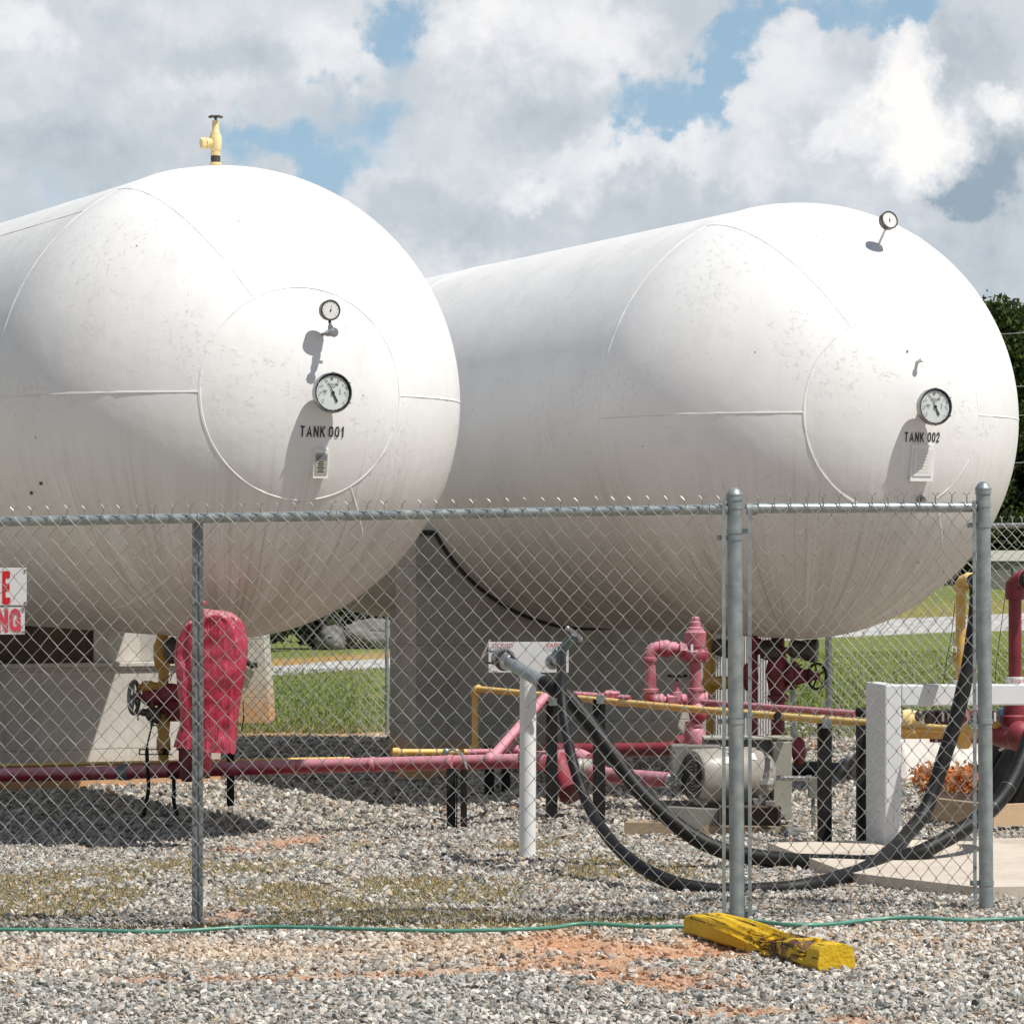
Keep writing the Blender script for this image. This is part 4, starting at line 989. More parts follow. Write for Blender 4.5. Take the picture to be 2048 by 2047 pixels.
# grey boulders / heap seen below the tanks
rockm = conc('grey_boulder', (.15,.15,.14), (.24,.235,.225)); M['rock'] = rockm
for i, (x,y,s) in enumerate([(-2.70,67.0,(.66,.5,.36)), (-3.55,66.6,(.30,.4,.30))]):
    root = thing('boulder', ['large grey boulder under the shrubs seen below the tanks','small grey boulder left of the large one below the tanks'][i], 'boulder', (x,y,gz(x,y))); bm = bmesh.new(); bmesh.ops.create_icosphere(bm, subdivisions=4, radius=1)
    for v_ in bm.verts:
        n_ = mnoise.noise(v_.co*1.6+Vector((i*5,0,0)))*.22+mnoise.noise(v_.co*5)*.12+mnoise.noise(v_.co*12)*.05; v_.co = Vector((v_.co.x*s[0]*(1+n_), v_.co.y*s[1]*(1+n_), v_.co.z*s[2]*(1+n_)))+Vector((x,y,gz(x,y)+s[2]*.6))
    bm.verts.index_update(); m = MB(); m.add([v_.co for v_ in bm.verts], [[v_.index for v_ in f.verts] for f in bm.faces], True); bm.free(); m.build('stone', M['rock'], root)
# pale shed by the trees
sh = thing('shed', 'small pale grey sheet metal shed under the trees at the far right', 'shed', (16.6,113,gz(16.6,113))); zb = gz(16.6,113)
m = MB(); m.box((16.6,113.8,zb+.45), (2.2,1.6,1.0)); m.build('wall', M['motordark'], sh)
m = MB(); m.add([(15.4,112.9,zb+.95),(17.8,112.9,zb+.95),(17.8,114.7,zb+.95),(15.4,114.7,zb+.95),(15.4,113.8,zb+1.3),(17.8,113.8,zb+1.3)], [(0,1,5,4),(3,4,5,2),(0,4,3),(1,2,5),(0,3,2,1)]); m.build('roof', M['guard'], sh)
m = MB(); m.box((17.0,112.98,zb+.42), (.7,.05,.84)); m.build('door', M['motordark'], sh)
# utility wires beyond the tank
for i, (v0, v1, yy) in enumerate([(648,640,60),(752,748,60),(806,808,60),(905,900,60)]):
    a_ = P(1500, v0+ (0), yy); b_ = P(2300, v1, yy+6); m = MB(); m.tube([a_.lerp(b_, t_)+Vector((0,0,-.25*math.sin(math.pi*t_))) for t_ in np.linspace(0,1,14)], .010, 5)
    o = m.build('overhead_wire', M['galv_dull'], None, loc=tuple(a_)); tag(o, ['topmost of the four thin wires across the trees at the right edge','second highest of the four thin wires across the trees','third highest of the four thin wires across the trees','lowest of the four thin wires across the trees at the right edge'][i], 'wire', 'overhead wires')
# grass blades in the field
def blades(name, spots, mat, label, cat, cols, hmin, hmax, wd):
    V_, C_ = [], []
    X = np.array([s[0] for s in spots]); Y = np.array([s[1] for s in spots]); Zg = np.array([s[2] for s in spots]); n = len(X)
    a_ = rng.uniform(0,6.28,n); h = rng.uniform(hmin,hmax,n); ln = rng.uniform(-.6,.6,(n,2))*h[:,None]
    dx = np.cos(a_)*wd*.5; dy = np.sin(a_)*wd*.5
    V_ = np.stack([np.stack([X-dx,Y-dy,Zg],1), np.stack([X+dx,Y+dy,Zg],1), np.stack([X+ln[:,0],Y+ln[:,1],Zg+h],1)],1).reshape(-1,3)
    cc = np.array(cols)[rng.integers(0,len(cols),n)]*rng.uniform(.8,1.2,(n,1)); A = np.ones((n,3,4)); A[:,:,:3] = cc[:,None,:]
    o = npmesh(name, V_, np.arange(n*3).reshape(-1,3), mat, A.reshape(-1,4)); tag(o, label, cat, kind='stuff')
sp = []
while len(sp) < 45000:
    y = 33.8+22*rng.random()**1.8; x = rng.uniform(-.155*y-1, .155*y+1.5)
    if x > -2 and y > 50+1.2*x: continue
    if y > 33.9 + .5*mnoise.noise(Vector((x*1.5, 0, 0))): sp.append((x, y, gz(x,y)))
for _ in range(14000):
    y = rng.uniform(28.6, 34); x = rng.uniform(1.8, 6.2)
    if y > 34.4 - 5.2*sm((x-.3)/2.3): sp.append((x, y, gz(x,y)))
blades('grass', sp, M['blade'], 'green field grass growing beyond the rear fence', 'grass', [(.17,.21,.06),(.20,.25,.07),(.25,.27,.11),(.15,.19,.05)], .02, .055, .020)
sp = []
for _ in range(170000):
    y = rng.uniform(14.9, 19.5); x = rng.uniform(-.153*y-.6, .153*y*.55); m_ = moss(x, y)
    if rng.random() < m_: sp.append((x, y, gz(x,y)+micro(x,y)))
blades('creeping_weeds', sp, M['blade'], 'dry olive ground cover matted between the stones inside the fence', 'weeds', [(.44,.36,.20),(.50,.41,.25),(.34,.32,.14),(.58,.47,.32),(.24,.22,.10)], .004, .018, .014)
sp = []
for _ in range(9000):
    t_ = rng.uniform(-2.6, 5.0); x = Lp.x+fdir.x*t_; y = Lp.y+fdir.y*t_+rng.normal(0,.045)+.02
    if mnoise.noise(Vector((x*1.8,0,4))) + rng.random()*.7 > (.25 if x < .9 else .75): sp.append((x, y, gz(x,y)+micro(x,y)))
blades('dead_grass', sp, M['blade'], 'dark dead grass caught along the foot of the near fence', 'grass', [(.13,.09,.05),(.20,.15,.08),(.08,.06,.04),(.30,.24,.14),(.14,.15,.05)], .008, .045, .007)

# ------------------------------------------------------------------ concrete slab
hs = .055
zz_ = [gz(x,y)-.12 for x,y in SLABP]; m = MB(); n = len(SLABP)
zt_ = max(gz(x,y) for x,y in SLABP)+hs*.6
m.add([(x,y,z) for (x,y),z in zip(SLABP,zz_)]+[(x,y,gz(x,y)+hs) for x,y in SLABP], [tuple(range(n))[::-1], tuple(range(n,2*n))]+[(i,(i+1)%n,n+(i+1)%n,n+i) for i in range(n)][::1])
o = m.build('concrete_slab', M['slab'], None, loc=(SLABP[0][0],SLABP[0][1],0)); tag(o, 'flat pale concrete slab on the gravel under the white pipe frame at the right', 'slab')
bm = bmesh.new(); bm.from_mesh(o.data); bmesh.ops.recalc_face_normals(bm, faces=bm.faces); bm.to_mesh(o.data); bm.free()

# ------------------------------------------------------------------ pipework helpers
Zu = Vector((0,0,1))
def elbow(m, c, d1, d2, r, R_=None):
    """screwed elbow: d1, d2 point away from the corner c"""
    d1 = Vector(d1).normalized(); d2 = Vector(d2).normalized(); R_ = R_ or r*1.9
    pts = [c+d1*R_]; n = 8
    for k in range(n+1):
        t_ = k/n; pts.append(c + d1*(R_*.85*(1-t_)**2) + d2*(R_*.85*t_**2))
    pts.append(c+d2*R_)
    m.tube(pts, r*1.22, 18)
    for d in (d1, d2): m.lathe(c+d*(R_-r*.35), d, [(0,r*1.2),(r*.08,r*1.42),(r*.62,r*1.42),(r*.7,r*1.3)], 20)
    return m
def tee(m, c, axis_, br, r):
    a_ = Vector(axis_).normalized(); b_ = Vector(br).normalized()
    m.cyl(c-a_*r*2, c+a_*r*2, r*1.25); m.cyl(c, c+b_*r*2, r*1.25)
    for d in (a_, -a_, b_): m.lathe(c+d*r*1.55, d, [(0,r*1.25),(r*.06,r*1.42),(r*.5,r*1.42),(r*.56,r*1.3)], 20)
    return m
def collar(m, c, d, r, l): d = Vector(d).normalized(); return m.lathe(c-d*l/2, d, [(0,r*.94),(l*.12,r),(l*.88,r),(l,r*.94)], 22)
def wheel(c, nrm, r, tube_r, spokes, mat, parent, name='handwheel', ex=1.0):
    nrm = Vector(nrm).normalized(); up = (Zu-nrm*nrm.z).normalized() if abs(nrm.z) < .95 else Vector((1,0,0)); rt = up.cross(nrm); m = MB()
    m.tube([c + (rt*math.cos(a_)+up*math.sin(a_))*r for a_ in np.linspace(0, 2*math.pi, 33)[:-1]], tube_r, 8, closed=True)
    for k in range(spokes):
        a_ = 2*math.pi*k/spokes+.5; m.tube([c, c+(rt*math.cos(a_)+up*math.sin(a_))*r], tube_r*.7, 6)
    m.cyl(c-nrm*.012, c+nrm*.012, r*.22, 12); return m.build(name, mat, parent)

def bolts(c, axis_, r, n_, mat, parent, l=.03, br=.008):
    a_ = Vector(axis_).normalized(); up = Zu if abs(a_.z) < .9 else Vector((1,0,0)); N_ = (up-a_*up.dot(a_)).normalized(); B_ = a_.cross(N_)
    for k in range(n_):
        an = 2*math.pi*(k+.5)/n_; p_ = c+(N_*math.cos(an)+B_*math.sin(an))*r; m = MB(); m.hexn(p_-a_*l*.5, p_+a_*l*.5, br); m.build('bolt', mat, parent)
# main red line along the ground, left to right
ML = P(-220, 1552, 22.9); MR = P(1040, 1521, 21.2); dm = (MR-ML).normalized()
ml = thing('liquid_line', 'long faded red pipe running low across the yard from the left edge', 'pipe', (ML.x, ML.y, gz(ML.x,ML.y)))
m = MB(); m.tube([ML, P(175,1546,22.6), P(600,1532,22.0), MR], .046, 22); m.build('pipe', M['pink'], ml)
m = MB(); collar(m, P(250,1543,22.5), dm, .056, .08); m.build('clamp', M['galv_dull'], ml)
for uu, vv, yy in ((900,1524,21.4),(590,1533,22.0),(745,1528,21.7),(90,1548,22.75)):
    m = MB(); c_ = P(uu,vv,yy); m.lathe(c_-dm*.02, dm, [(0,.044),(.01,.049),(.02,.0505),(.03,.049),(.04,.044)], 22); m.build('weld_joint', M['pink'], ml)
bolts(P(250,1543,22.5)+Zu*.055, Vector((0,1,0)), .002, 1, M['galv'], ml, .09, .008)
bt = P(380, 1539, 22.3)
m = MB(); m.cyl(bt-dm*.14, bt+dm*.14, .058); m.cyl(bt-Zu*.06, bt+Zu*.16, .075, 24); collar(m, bt-Zu*.055, Zu, .055, .04); m.build('tee', M['maroon'], ml)
# right end: elbow, strainer, coupling, pump line
e0 = P(1060, 1520, 21.2)
m = MB(); m.tube([MR, e0], .046, 20); tee(m, P(1085,1520,21.2), dm, (.5,-1,-.2), .048)
m.tube(bez([P(1100,1519,21.5), P(1150,1512,21.4), P(1178,1522,21.3)], 6), .052, 20)
m.build('pipe_elbow', M['pink'], ml)
m = MB(); c_ = P(1122,1545,21.25); ax_ = (P(1148,1592,21.1)-c_).normalized(); m.lathe(c_-ax_*.12, ax_, [(0,.07),(.02,.085),(.10,.085),(.12,.075),(.26,.072),(.28,.086),(.31,.086),(.315,.05)], 24); m.build('strainer', M['maroon'], ml)
m = MB(); m.lathe(P(1155,1533,21.2), (1,-.1,-.02), [(0,.05),(.015,.056),(.03,.05),(.045,.056),(.06,.05),(.09,.052)], 20); m.build('coupling', M['guard'], ml)
pl0 = P(1196,1548,21.0); pl1 = P(1338,1560,20.3); dp = (pl1-pl0).normalized()
m = MB(); m.tube([pl0, pl1], .048, 20); m.lathe(pl0-dp*.04, dp, [(0,.05),(.02,.068),(.06,.068),(.09,.055),(.12,.055)], 22); m.build('pump_pipe', M['pink'], ml)
m = MB(); m.lathe(pl1-dp*.01, dp, [(0,.03),(.01,.04),(.03,.044),(.045,.03)], 18); m.tube([pl1-dp*.08+Vector((0,-.04,-.03)), pl1+dp*.02+Vector((0,-.04,-.03))], .014, 8); m.build('union', M['metal'], ml)
# slanting brace pipe up to the small red line
b0 = P(980,1520,21.3); b1 = P(1098,1385,21.9); m = MB(); m.tube([b0, b1], .033, 18); m.ell(b0, (.05,.05,.05)); m.build('slanting_pipe', M['pink'], ml)
m = MB(); c_ = P(1015,1500,21.7); m.tube([P(935,1505,21.8), P(1040,1503,21.8)], .024, 14); m.cyl(c_-Vector((.07,0,0)), c_+Vector((.07,0,0)), .036, 16); m.build('bypass_fitting', M['pink'], ml)
m = MB(); q = P(905,1512,21.3); m.tube([q+Vector((-.05,0,.02)), q+Vector((0,0,.045)), q+Vector((.06,0,.015)), q+Vector((.09,-.02,-.08))], .008, 8); m.ell(q+Vector((-.04,0,.03)), (.022,.018,.022)); m.build('bracket_bolt', M['galv'], ml)
# low yellow pipe lying behind the red one, rising to the long yellow line
yl = thing('vapor_line', 'long thin yellow pipe on black stanchions slanting from the left riser towards the white frame', 'pipe', tuple(P(950,1500,22.8)))
y0 = P(950, 1377, 23.2); y1 = P(1400, 1419, 20.85); y2 = P(1736, 1446, 18.95); y3 = P(1900, 1458, 18.2)
m = MB(); m.tube([y0+(y1-y0).normalized()*.03, y1, y2, y3], .022, 16); m.build('pipe', M['yellow'], yl)
m = MB(); m.tube([y0-Zu*.03, P(950,1500,23.2)], .022, 16); m.build('riser', M['yellow'], yl)
m = MB(); elbow(m, y0, (y1-y0), -Zu, .022); m.build('elbow', M['yellow'], yl)
m = MB(); tee(m, P(950,1503,23.2), (1,0,0), Zu, .022); m.tube([P(790,1503,22.9), P(950,1503,23.2)], .020, 14); m.lathe(P(783,1503,22.9), (1,0,0), [(0,.012),(.01,.028),(.05,.03),(.06,.022)], 16); m.tube([P(-200,1535,23.2), P(560,1519,22.8), P(700,1517,22.8)], .014, 10); m.build('ground_pipe', M['yellow'], yl)
m = MB(); q = P(1102,1408,22.1); m.ell(q, (.032,.02,.035)); m.hexn(q-Vector((0,.04,0)), q, .022); m.build('union', M['tarp'], yl)
m = MB(); collar(m, P(1556,1432,19.85), y2-y1, .026, .02); m.build('pipe_clamp', M['black'], yl)
# small pink line beside it
s1_ = thing('small_red_line', 'thin pale red pipe running just behind the yellow one past the fence post', 'pipe', tuple(P(1098,1380,22.4)))
m = MB(); m.tube([P(1098,1384,22.2), P(1260,1396,21.9)], .020, 14); m.tube([P(1405,1404,21.3), P(1712,1427,19.3)], .020, 14); m.build('pipe', M['pink'], s1_)
m = MB(); c_ = P(1224,1391,21.95); m.lathe(c_-Vector((.05,0,0)), (1,0,.05), [(0,.024),(.01,.034),(.05,.036),(.06,.028),(.1,.026)], 6, False); m.build('union', M['pink'], s1_)
m = MB(); collar(m, P(1722,1424,19.25), (1,-.5,0), .028, .05); m.build('cap', M['black'], s1_)

# red valve loop
vl = thing('valve_loop', 'faded red loop of pipes and valves rising in front of the grey saddle', 'pipework', tuple(P(1392,1520,21.6)))
YV = 21.5
lx0, lx1 = 1301, 1391
tl = P(lx0, 1296, YV); bl = P(lx0, 1402, YV); tr = P(lx1, 1298, YV); br_ = P(lx1, 1400, YV)
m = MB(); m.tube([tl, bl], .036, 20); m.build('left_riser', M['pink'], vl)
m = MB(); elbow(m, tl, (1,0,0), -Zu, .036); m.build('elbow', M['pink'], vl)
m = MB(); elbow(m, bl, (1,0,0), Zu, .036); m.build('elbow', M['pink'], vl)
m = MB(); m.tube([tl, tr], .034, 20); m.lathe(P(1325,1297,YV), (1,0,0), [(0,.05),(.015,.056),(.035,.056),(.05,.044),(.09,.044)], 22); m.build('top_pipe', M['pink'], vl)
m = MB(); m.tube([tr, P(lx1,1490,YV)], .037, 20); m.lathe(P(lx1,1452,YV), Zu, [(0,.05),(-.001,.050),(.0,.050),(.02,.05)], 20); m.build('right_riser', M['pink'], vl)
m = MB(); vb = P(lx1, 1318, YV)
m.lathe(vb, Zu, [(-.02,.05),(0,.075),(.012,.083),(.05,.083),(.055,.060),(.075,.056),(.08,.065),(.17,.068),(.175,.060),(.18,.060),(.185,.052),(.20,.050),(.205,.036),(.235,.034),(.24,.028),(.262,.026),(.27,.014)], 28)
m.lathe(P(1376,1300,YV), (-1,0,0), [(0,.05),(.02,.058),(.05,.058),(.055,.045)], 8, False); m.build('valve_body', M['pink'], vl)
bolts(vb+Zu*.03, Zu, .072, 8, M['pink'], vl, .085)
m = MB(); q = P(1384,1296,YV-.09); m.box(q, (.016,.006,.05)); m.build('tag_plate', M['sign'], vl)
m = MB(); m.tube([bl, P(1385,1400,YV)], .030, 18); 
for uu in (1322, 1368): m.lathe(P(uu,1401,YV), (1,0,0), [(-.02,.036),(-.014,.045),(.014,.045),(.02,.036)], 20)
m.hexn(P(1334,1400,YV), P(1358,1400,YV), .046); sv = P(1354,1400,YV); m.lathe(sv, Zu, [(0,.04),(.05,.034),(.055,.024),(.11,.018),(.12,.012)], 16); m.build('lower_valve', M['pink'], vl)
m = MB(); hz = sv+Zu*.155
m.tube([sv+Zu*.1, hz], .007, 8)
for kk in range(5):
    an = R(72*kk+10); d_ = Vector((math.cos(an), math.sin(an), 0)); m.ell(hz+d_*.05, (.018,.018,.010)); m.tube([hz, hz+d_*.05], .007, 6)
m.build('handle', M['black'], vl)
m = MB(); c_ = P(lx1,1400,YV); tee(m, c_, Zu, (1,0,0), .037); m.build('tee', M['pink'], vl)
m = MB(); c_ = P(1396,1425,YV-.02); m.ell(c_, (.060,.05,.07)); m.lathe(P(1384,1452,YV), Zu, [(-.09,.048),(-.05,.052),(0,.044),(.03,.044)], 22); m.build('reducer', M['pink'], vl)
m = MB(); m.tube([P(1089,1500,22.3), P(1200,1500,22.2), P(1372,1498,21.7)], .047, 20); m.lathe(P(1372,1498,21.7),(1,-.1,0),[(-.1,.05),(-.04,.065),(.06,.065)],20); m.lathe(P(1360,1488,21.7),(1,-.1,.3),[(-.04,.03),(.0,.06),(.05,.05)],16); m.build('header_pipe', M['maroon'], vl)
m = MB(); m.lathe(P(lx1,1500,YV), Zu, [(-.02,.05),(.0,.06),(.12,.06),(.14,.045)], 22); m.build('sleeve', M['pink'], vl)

# dark red and yellow valves under tank 2
dv = thing('shutoff_valve', 'dark red upright valve with black handwheel under the right tank', 'valve', tuple(P(1556,1480,23.6))); YD = 23.6
m = MB(); a_ = P(1556,1262,YD); b_ = P(1556,1478,YD); m.tube([a_, b_], .046, 20); m.lathe(P(1556,1345,YD), Zu, [(-.20,.05),(-.19,.075),(-.16,.075),(-.15,.055),(-.06,.075),(.0,.09),(.06,.075),(.13,.055),(.14,.075),(.17,.075),(.18,.05)], 24)
m.build('valve_body', M['maroon'], dv)
m = MB(); ax_ = Vector((1,-.25,-.02)).normalized(); c_ = P(1566,1350,YD); m.lathe(c_, ax_, [(0,.07),(.05,.07),(.055,.10),(.09,.10),(.095,.07),(.16,.045),(.165,.05),(.2,.048),(.21,.03),(.26,.018)], 22); m.build('bonnet', M['maroon'], dv)
wheel(P(1634,1352,YD-.06), (.62,-.78,0), .088, .010, 5, M['black'], dv)
m = MB(); m.lathe(P(1556,1476,YD), Zu, [(-.02,.08),(.02,.08),(.025,.05)], 22); m.build('flange', M['maroon'], dv)
m = MB(); m.tube([P(1508,1262,YD), P(1508,1478,YD)], .026, 16); m.lathe(P(1500,1352,YD), Zu, [(-.10,.03),(-.05,.055),(0,.06),(.06,.05),(.09,.03)], 18); m.ell(P(1515,1292,YD), (.05,.05,.06)); m.build('side_pipe', M['maroon'], dv)
m = MB(); m.lathe(P(1520,1300,YD-.05), (1,-.1,.05), [(0,.05),(.02,.07),(.12,.07),(.14,.05)], 18); m.lathe(P(1578,1296,YD-.1), (1,-.2,-.1), [(0,.045),(.03,.065),(.08,.06),(.10,.07),(.19,.085),(.20,.07)], 20); m.tube([P(1562,1345,YD-.1), P(1605,1328,YD-.1)], .006, 6); m.build('actuator', M['darkmetal'], dv)
m = MB(); m.ell(P(1598,1502,YD-.4), (.05,.05,.10)); m.tube([P(1575,1498,YD-.2), P(1598,1502,YD-.4)], .04, 14); m.build('lower_elbow', M['maroon'], dv)
yv = thing('vapor_valve', 'dull yellow upright valve and pipe beside the near fence post under the right tank', 'valve', tuple(P(1419,1470,23.8)))
m = MB(); m.tube([P(1420,1262,23.8), P(1420,1470,23.8)], .028, 16); m.lathe(P(1418,1370,23.8), Zu, [(-.12,.03),(-.06,.036),(-.03,.05),(.02,.055),(.06,.04),(.22,.046),(.30,.05),(.34,.03)], 18); m.build('pipe', M['yellow_dull'], yv)
m = MB(); m.lathe(P(1420,1366,23.75), (1,-.2,.05), [(0,.03),(.04,.045),(.10,.05),(.15,.035)], 16); m.build('branch', M['yellow_dull'], yv)
m = MB(); m.lathe(P(1425,1290,23.7), (1,-.1,-.25), [(0,.04),(.04,.06),(.16,.065),(.19,.05)], 16); m.build('actuator', M['darkmetal'], yv)
# added white ribbed panel that paints in the sunlit part of the saddle face
cs = thing('sunlit_face_panel', 'white ribbed panel added as the sunlit part of the saddle behind the dark red valve', 'sheet', tuple(P(1485,1478,26.95))); m = MB()
c0 = P(1428,1478,26.9); c1 = P(1546,1478,26.9); nzz = 44; vs = []
for k in range(nzz*4+1):
    t_ = k/(nzz*4); x = c0.x+(c1.x-c0.x)*t_; y = 26.9+.012*math.sin(t_*nzz*math.pi)
    vs += [(x,y,c0.z-.25),(x,y,P(1480,1255,26.9).z)]
fs = [(2*k,2*k+2,2*k+3,2*k+1) for k in range(nzz*4)]; n0 = len(vs); vs2 = [(a_[0],a_[1]+.004,a_[2]) for a_ in vs]
m.add(vs+vs2, fs+[tuple(n0+i for i in f[::-1]) for f in fs], True); m.build('panel', M['white'], cs)

bolts(P(1556,1345,23.6)-Zu*.175, Zu, .066, 8, M['darkmetal'], dv, .045); bolts(P(1556,1345,23.6)+Zu*.155, Zu, .066, 8, M['darkmetal'], dv, .045)
bolts(P(1566,1350,23.6)+Vector((1,-.25,-.02)).normalized()*.072, Vector((1,-.25,-.02)), .088, 8, M['darkmetal'], dv, .05)
bolts(P(380,1539,22.3)+Zu*.15, Zu, .085, 8, M['maroon'], ml, .04)
# black stanchions
def stanchion(u, v0, v1, Y, w_, label, dbl=False, clamp=True, name='pipe_stand'):
    b_ = P(u, v1, Y); t_ = P(u, v0, Y); root = thing(name, label, 'pipe stand', (b_.x,b_.y,b_.z), 0, 'black steel stands under the pipes'); h_ = t_.z-b_.z+.15; m = MB(); cz = (t_.z+b_.z-.15)/2
    if dbl:
        m.box((b_.x-w_*.42,b_.y,cz), (w_*.5,.008,h_)); m.box((b_.x+w_*.30,b_.y-.03,cz), (w_*.36,.07,h_)); m.box((b_.x-w_*.1,b_.y+.02,cz), (.008,.06,h_))
    else:
        m.box((b_.x,b_.y,cz), (w_,.007,h_), rz=.15); m.box((b_.x-w_*.45,b_.y+w_*.42,cz+.001), (.007,w_*.85,h_-.004), rz=.15)
    m.build('angle_post', M['black'], root)
    if clamp:
        m = MB(); m.box((t_.x+.005,t_.y-.03,t_.z), (w_*.7,.03,.05)); m.tube([(t_.x-.02,t_.y-.03,t_.z+.02),(t_.x,t_.y-.03,t_.z+.045),(t_.x+.02,t_.y-.03,t_.z+.02)], .006, 6); m.build('clamp', M['galv_dull'], root)
    return root
stanchion(1104,1402,1638,21.1,.068,'black steel stand just right of the white bollard')
stanchion(1199,1398,1652,20.6,.070,'black steel stand right of the two hanging hoses')
stanchion(1651,1446,1694,18.95,.072,'black steel stand nearest left of the white frame but one')
stanchion(1724,1450,1697,18.9,.050,'black steel stand touching the left leg of the white frame', clamp=False)
stanchion(917,1536,1638,21.15,.11,'short wide black stand under the red pipe left of the bollard', dbl=True, clamp=False)
stanchion(979,1490,1576,23.9,.065,'short dark stand in shade behind the red pipe, left one of two', clamp=False)
stanchion(1012,1500,1576,23.9,.060,'short dark stand in shade behind the red pipe, right one of two', clamp=False)
stanchion(461,1500,1566,22.6,.05,'short dark grey stand at the corner of the pedestal behind the bag', clamp=False)

# white bollard with hose coupling plate
bo = P(1055,1712,18.45); bz_ = gz(bo.x,bo.y); top_ = P(1056,1350,18.45)
hb = thing('hose_bollard', 'white pipe bollard carrying a white plate lettered LIQUID and VAPOR', 'bollard', (bo.x,bo.y,bz_))
m = MB(); m.tube([Vector((bo.x,bo.y,bz_-.1)), top_], .045, 28); m.build('post', M['white'], hb)
pc = P(1057,1314,18.42); m = MB(); wpl = (1136-976)/F*18.42; hpl = (1345-1284)/F*18.42
m.box(pc, (wpl,.006,hpl), bev=.002); pl = m.build('plate', M['sign'], hb)
m = MB(); lc = P(978,1300,18.46); m.box(lc+Vector((-.02,.05,-.0)), (.01,.12,.12), rot=Matrix.Rotation(R(25),3,'Y')); m.build('side_flange', M['guard'], hb)
for s_, uu, al in (('LIQUID',1005,'CENTER'), ('VAPOR',1112,'CENTER')):
    q = P(uu,1291,18.41); text_on('1', s_, 0,0,.025, M['redprint'], pl, 'lettering', 1.0, .004, .001, frame=(q,Vector((0,-1,0)),Vector((1,0,0)),Zu), align=al)
# liquid coupling
c0 = P(997,1312,18.36); c1 = P(1082,1362,18.05); ax_ = (c1-c0).normalized(); L_ = (c1-c0).length
m = MB(); m.lathe(c0-ax_*.0, ax_, [(-.015,.03),(0,.050),(.03,.056),(.06,.056),(.065,.048),(.10,.046),(.11,.04)], 22); m.build('coupling', M['metal'], hb)
m = MB(); m.lathe(c0+ax_*.05, ax_, [(0,.058),(.008,.06),(.02,.06),(.025,.05)], 22)
m.tube([c0+Vector((-.06,0,.03)), c0+Vector((.0,-.05,.02)), c0+ax_*.06+Vector((0,-.03,.05))], .006, 6); m.tube([c0+Vector((-.08,-.02,-.03)), c0+Vector((-.01,-.04,-.04))], .006, 6)
m.tube([c0+ax_*.05+Vector((.03,-.03,.04)), c0+ax_*.17+Vector((.02,-.03,.0))], .008, 8); m.build('cam_levers', M['bezel'], hb)
m = MB(); m.lathe(c0+ax_*.105, ax_, [(0,.030),(.01,.034),(.05,.034),(.055,.038),(.07,.038),(.075,.036),(L_-.12,.037),(L_-.1,.042),(L_-.085,.042)], 22); m.build('hose_nozzle', M['galv'], hb)
# vapor coupling
d0 = P(1110,1318,18.36); m = MB(); m.lathe(d0+Vector((-.02,.02,-.02)), (.25,-.9,.2), [(0,.03),(.02,.042),(.05,.042),(.06,.03)], 18); m.ell(d0+Vector((.01,-.03,.0)), (.035,.035,.035)); m.build('coupling', M['metal'], hb)
d1 = P(1148,1268,18.25); axv = (d1-d0).normalized(); m = MB(); m.lathe(d0+axv*.02, axv, [(0,.034),(.05,.038),(.055,.028),(.1,.024),(.11,.03),(.14,.022),(.17,.018)], 16); m.build('vapor_valve', M['bluegrey'], hb)
m = MB(); m.box(d1+axv*.01, (.085,.02,.02), rot=Matrix.Rotation(R(38),3,'Y')); m.ell(d1+Vector((-.035,0,.03)), (.014,.012,.016)); m.ell(d1+Vector((.035,0,-.03)), (.014,.012,.016)); m.build('valve_handle', M['metal'], hb)

# hoses: thick liquid hose, thin vapor hose
def onground(u, v, r): 
    q = G(u, v); return Vector((q.x, q.y-.0, gz(q.x,q.y)+r))
thick = [P(1080,1361,18.06), P(1108,1377,18.0), P(1135,1393,17.97), P(1182,1449,17.9), P(1215,1495,17.85), P(1258,1555,17.8), P(1297,1600,17.75), P(1352,1648,17.72), P(1405,1683,17.7), P(1460,1704,17.68), P(1535,1716,17.66), P(1610,1722,17.62), P(1680,1724,17.55), P(1750,1724,17.45), P(1831,1708,17.4), P(1883,1682,17.45), P(1935,1652,17.55), P(1985,1615,17.7), P(2022,1565,17.8), P(2048,1505,17.9), P(2066,1455,18.0)]
thin = [P(1122,1312,18.26), P(1123,1350,18.0), P(1124,1391,17.84), P(1131,1453,17.7), P(1146,1526,17.5), P(1171,1598,17.4), P(1205,1658,17.05), P(1255,1714,16.75), P(1335,1760,16.5), P(1421,1779,16.42), P(1501,1781,16.42), P(1607,1772,16.45), P(1690,1752,16.75), P(1745,1729,17.15), P(1790,1695,17.55), P(1818,1663,17.8), P(1847,1628,17.95), P(1870,1570,18.02), P(1891,1505,18.06), P(1909,1450,18.08), P(1924,1389,18.1), P(1938,1325,18.12), P(1948,1259,18.15), P(1953,1205,18.2), P(1953,1172,18.25), P(1947,1158,18.3)]
hr = lambda n, r: [r*(1+.04*math.sin(k*.9)*math.sin(k*.37)) for k in range(n)]
for nm, pts_, r_, lb in (('liquid_hose', thick, .042, 'thick black hose sagging from the left coupling on the bollard'), ('vapor_hose', thin, .0265, 'thinner black hose looping lowest over the gravel to the yellow riser')):
    b_ = bez(pts_, 6); root = thing(nm, lb, 'hose', tuple(b_[0])); m = MB(); rs = hr(len(b_), r_)
    if nm == 'vapor_hose': rs = [q*(1+.50*sm((k-20)/50)) for k, q in enumerate(rs)]
    m.tube(b_, rs, 18); m.build('rubber_tube', M['hose'], root)
    m = MB()
    for k in range(80 if nm == 'vapor_hose' else 62, min(len(b_)-6, 112), 5): collar(m, b_[k], b_[k+1]-b_[k-1], rs[k]*1.02, .003)
    m.build('printed_bands', M['galv_dull'], root)

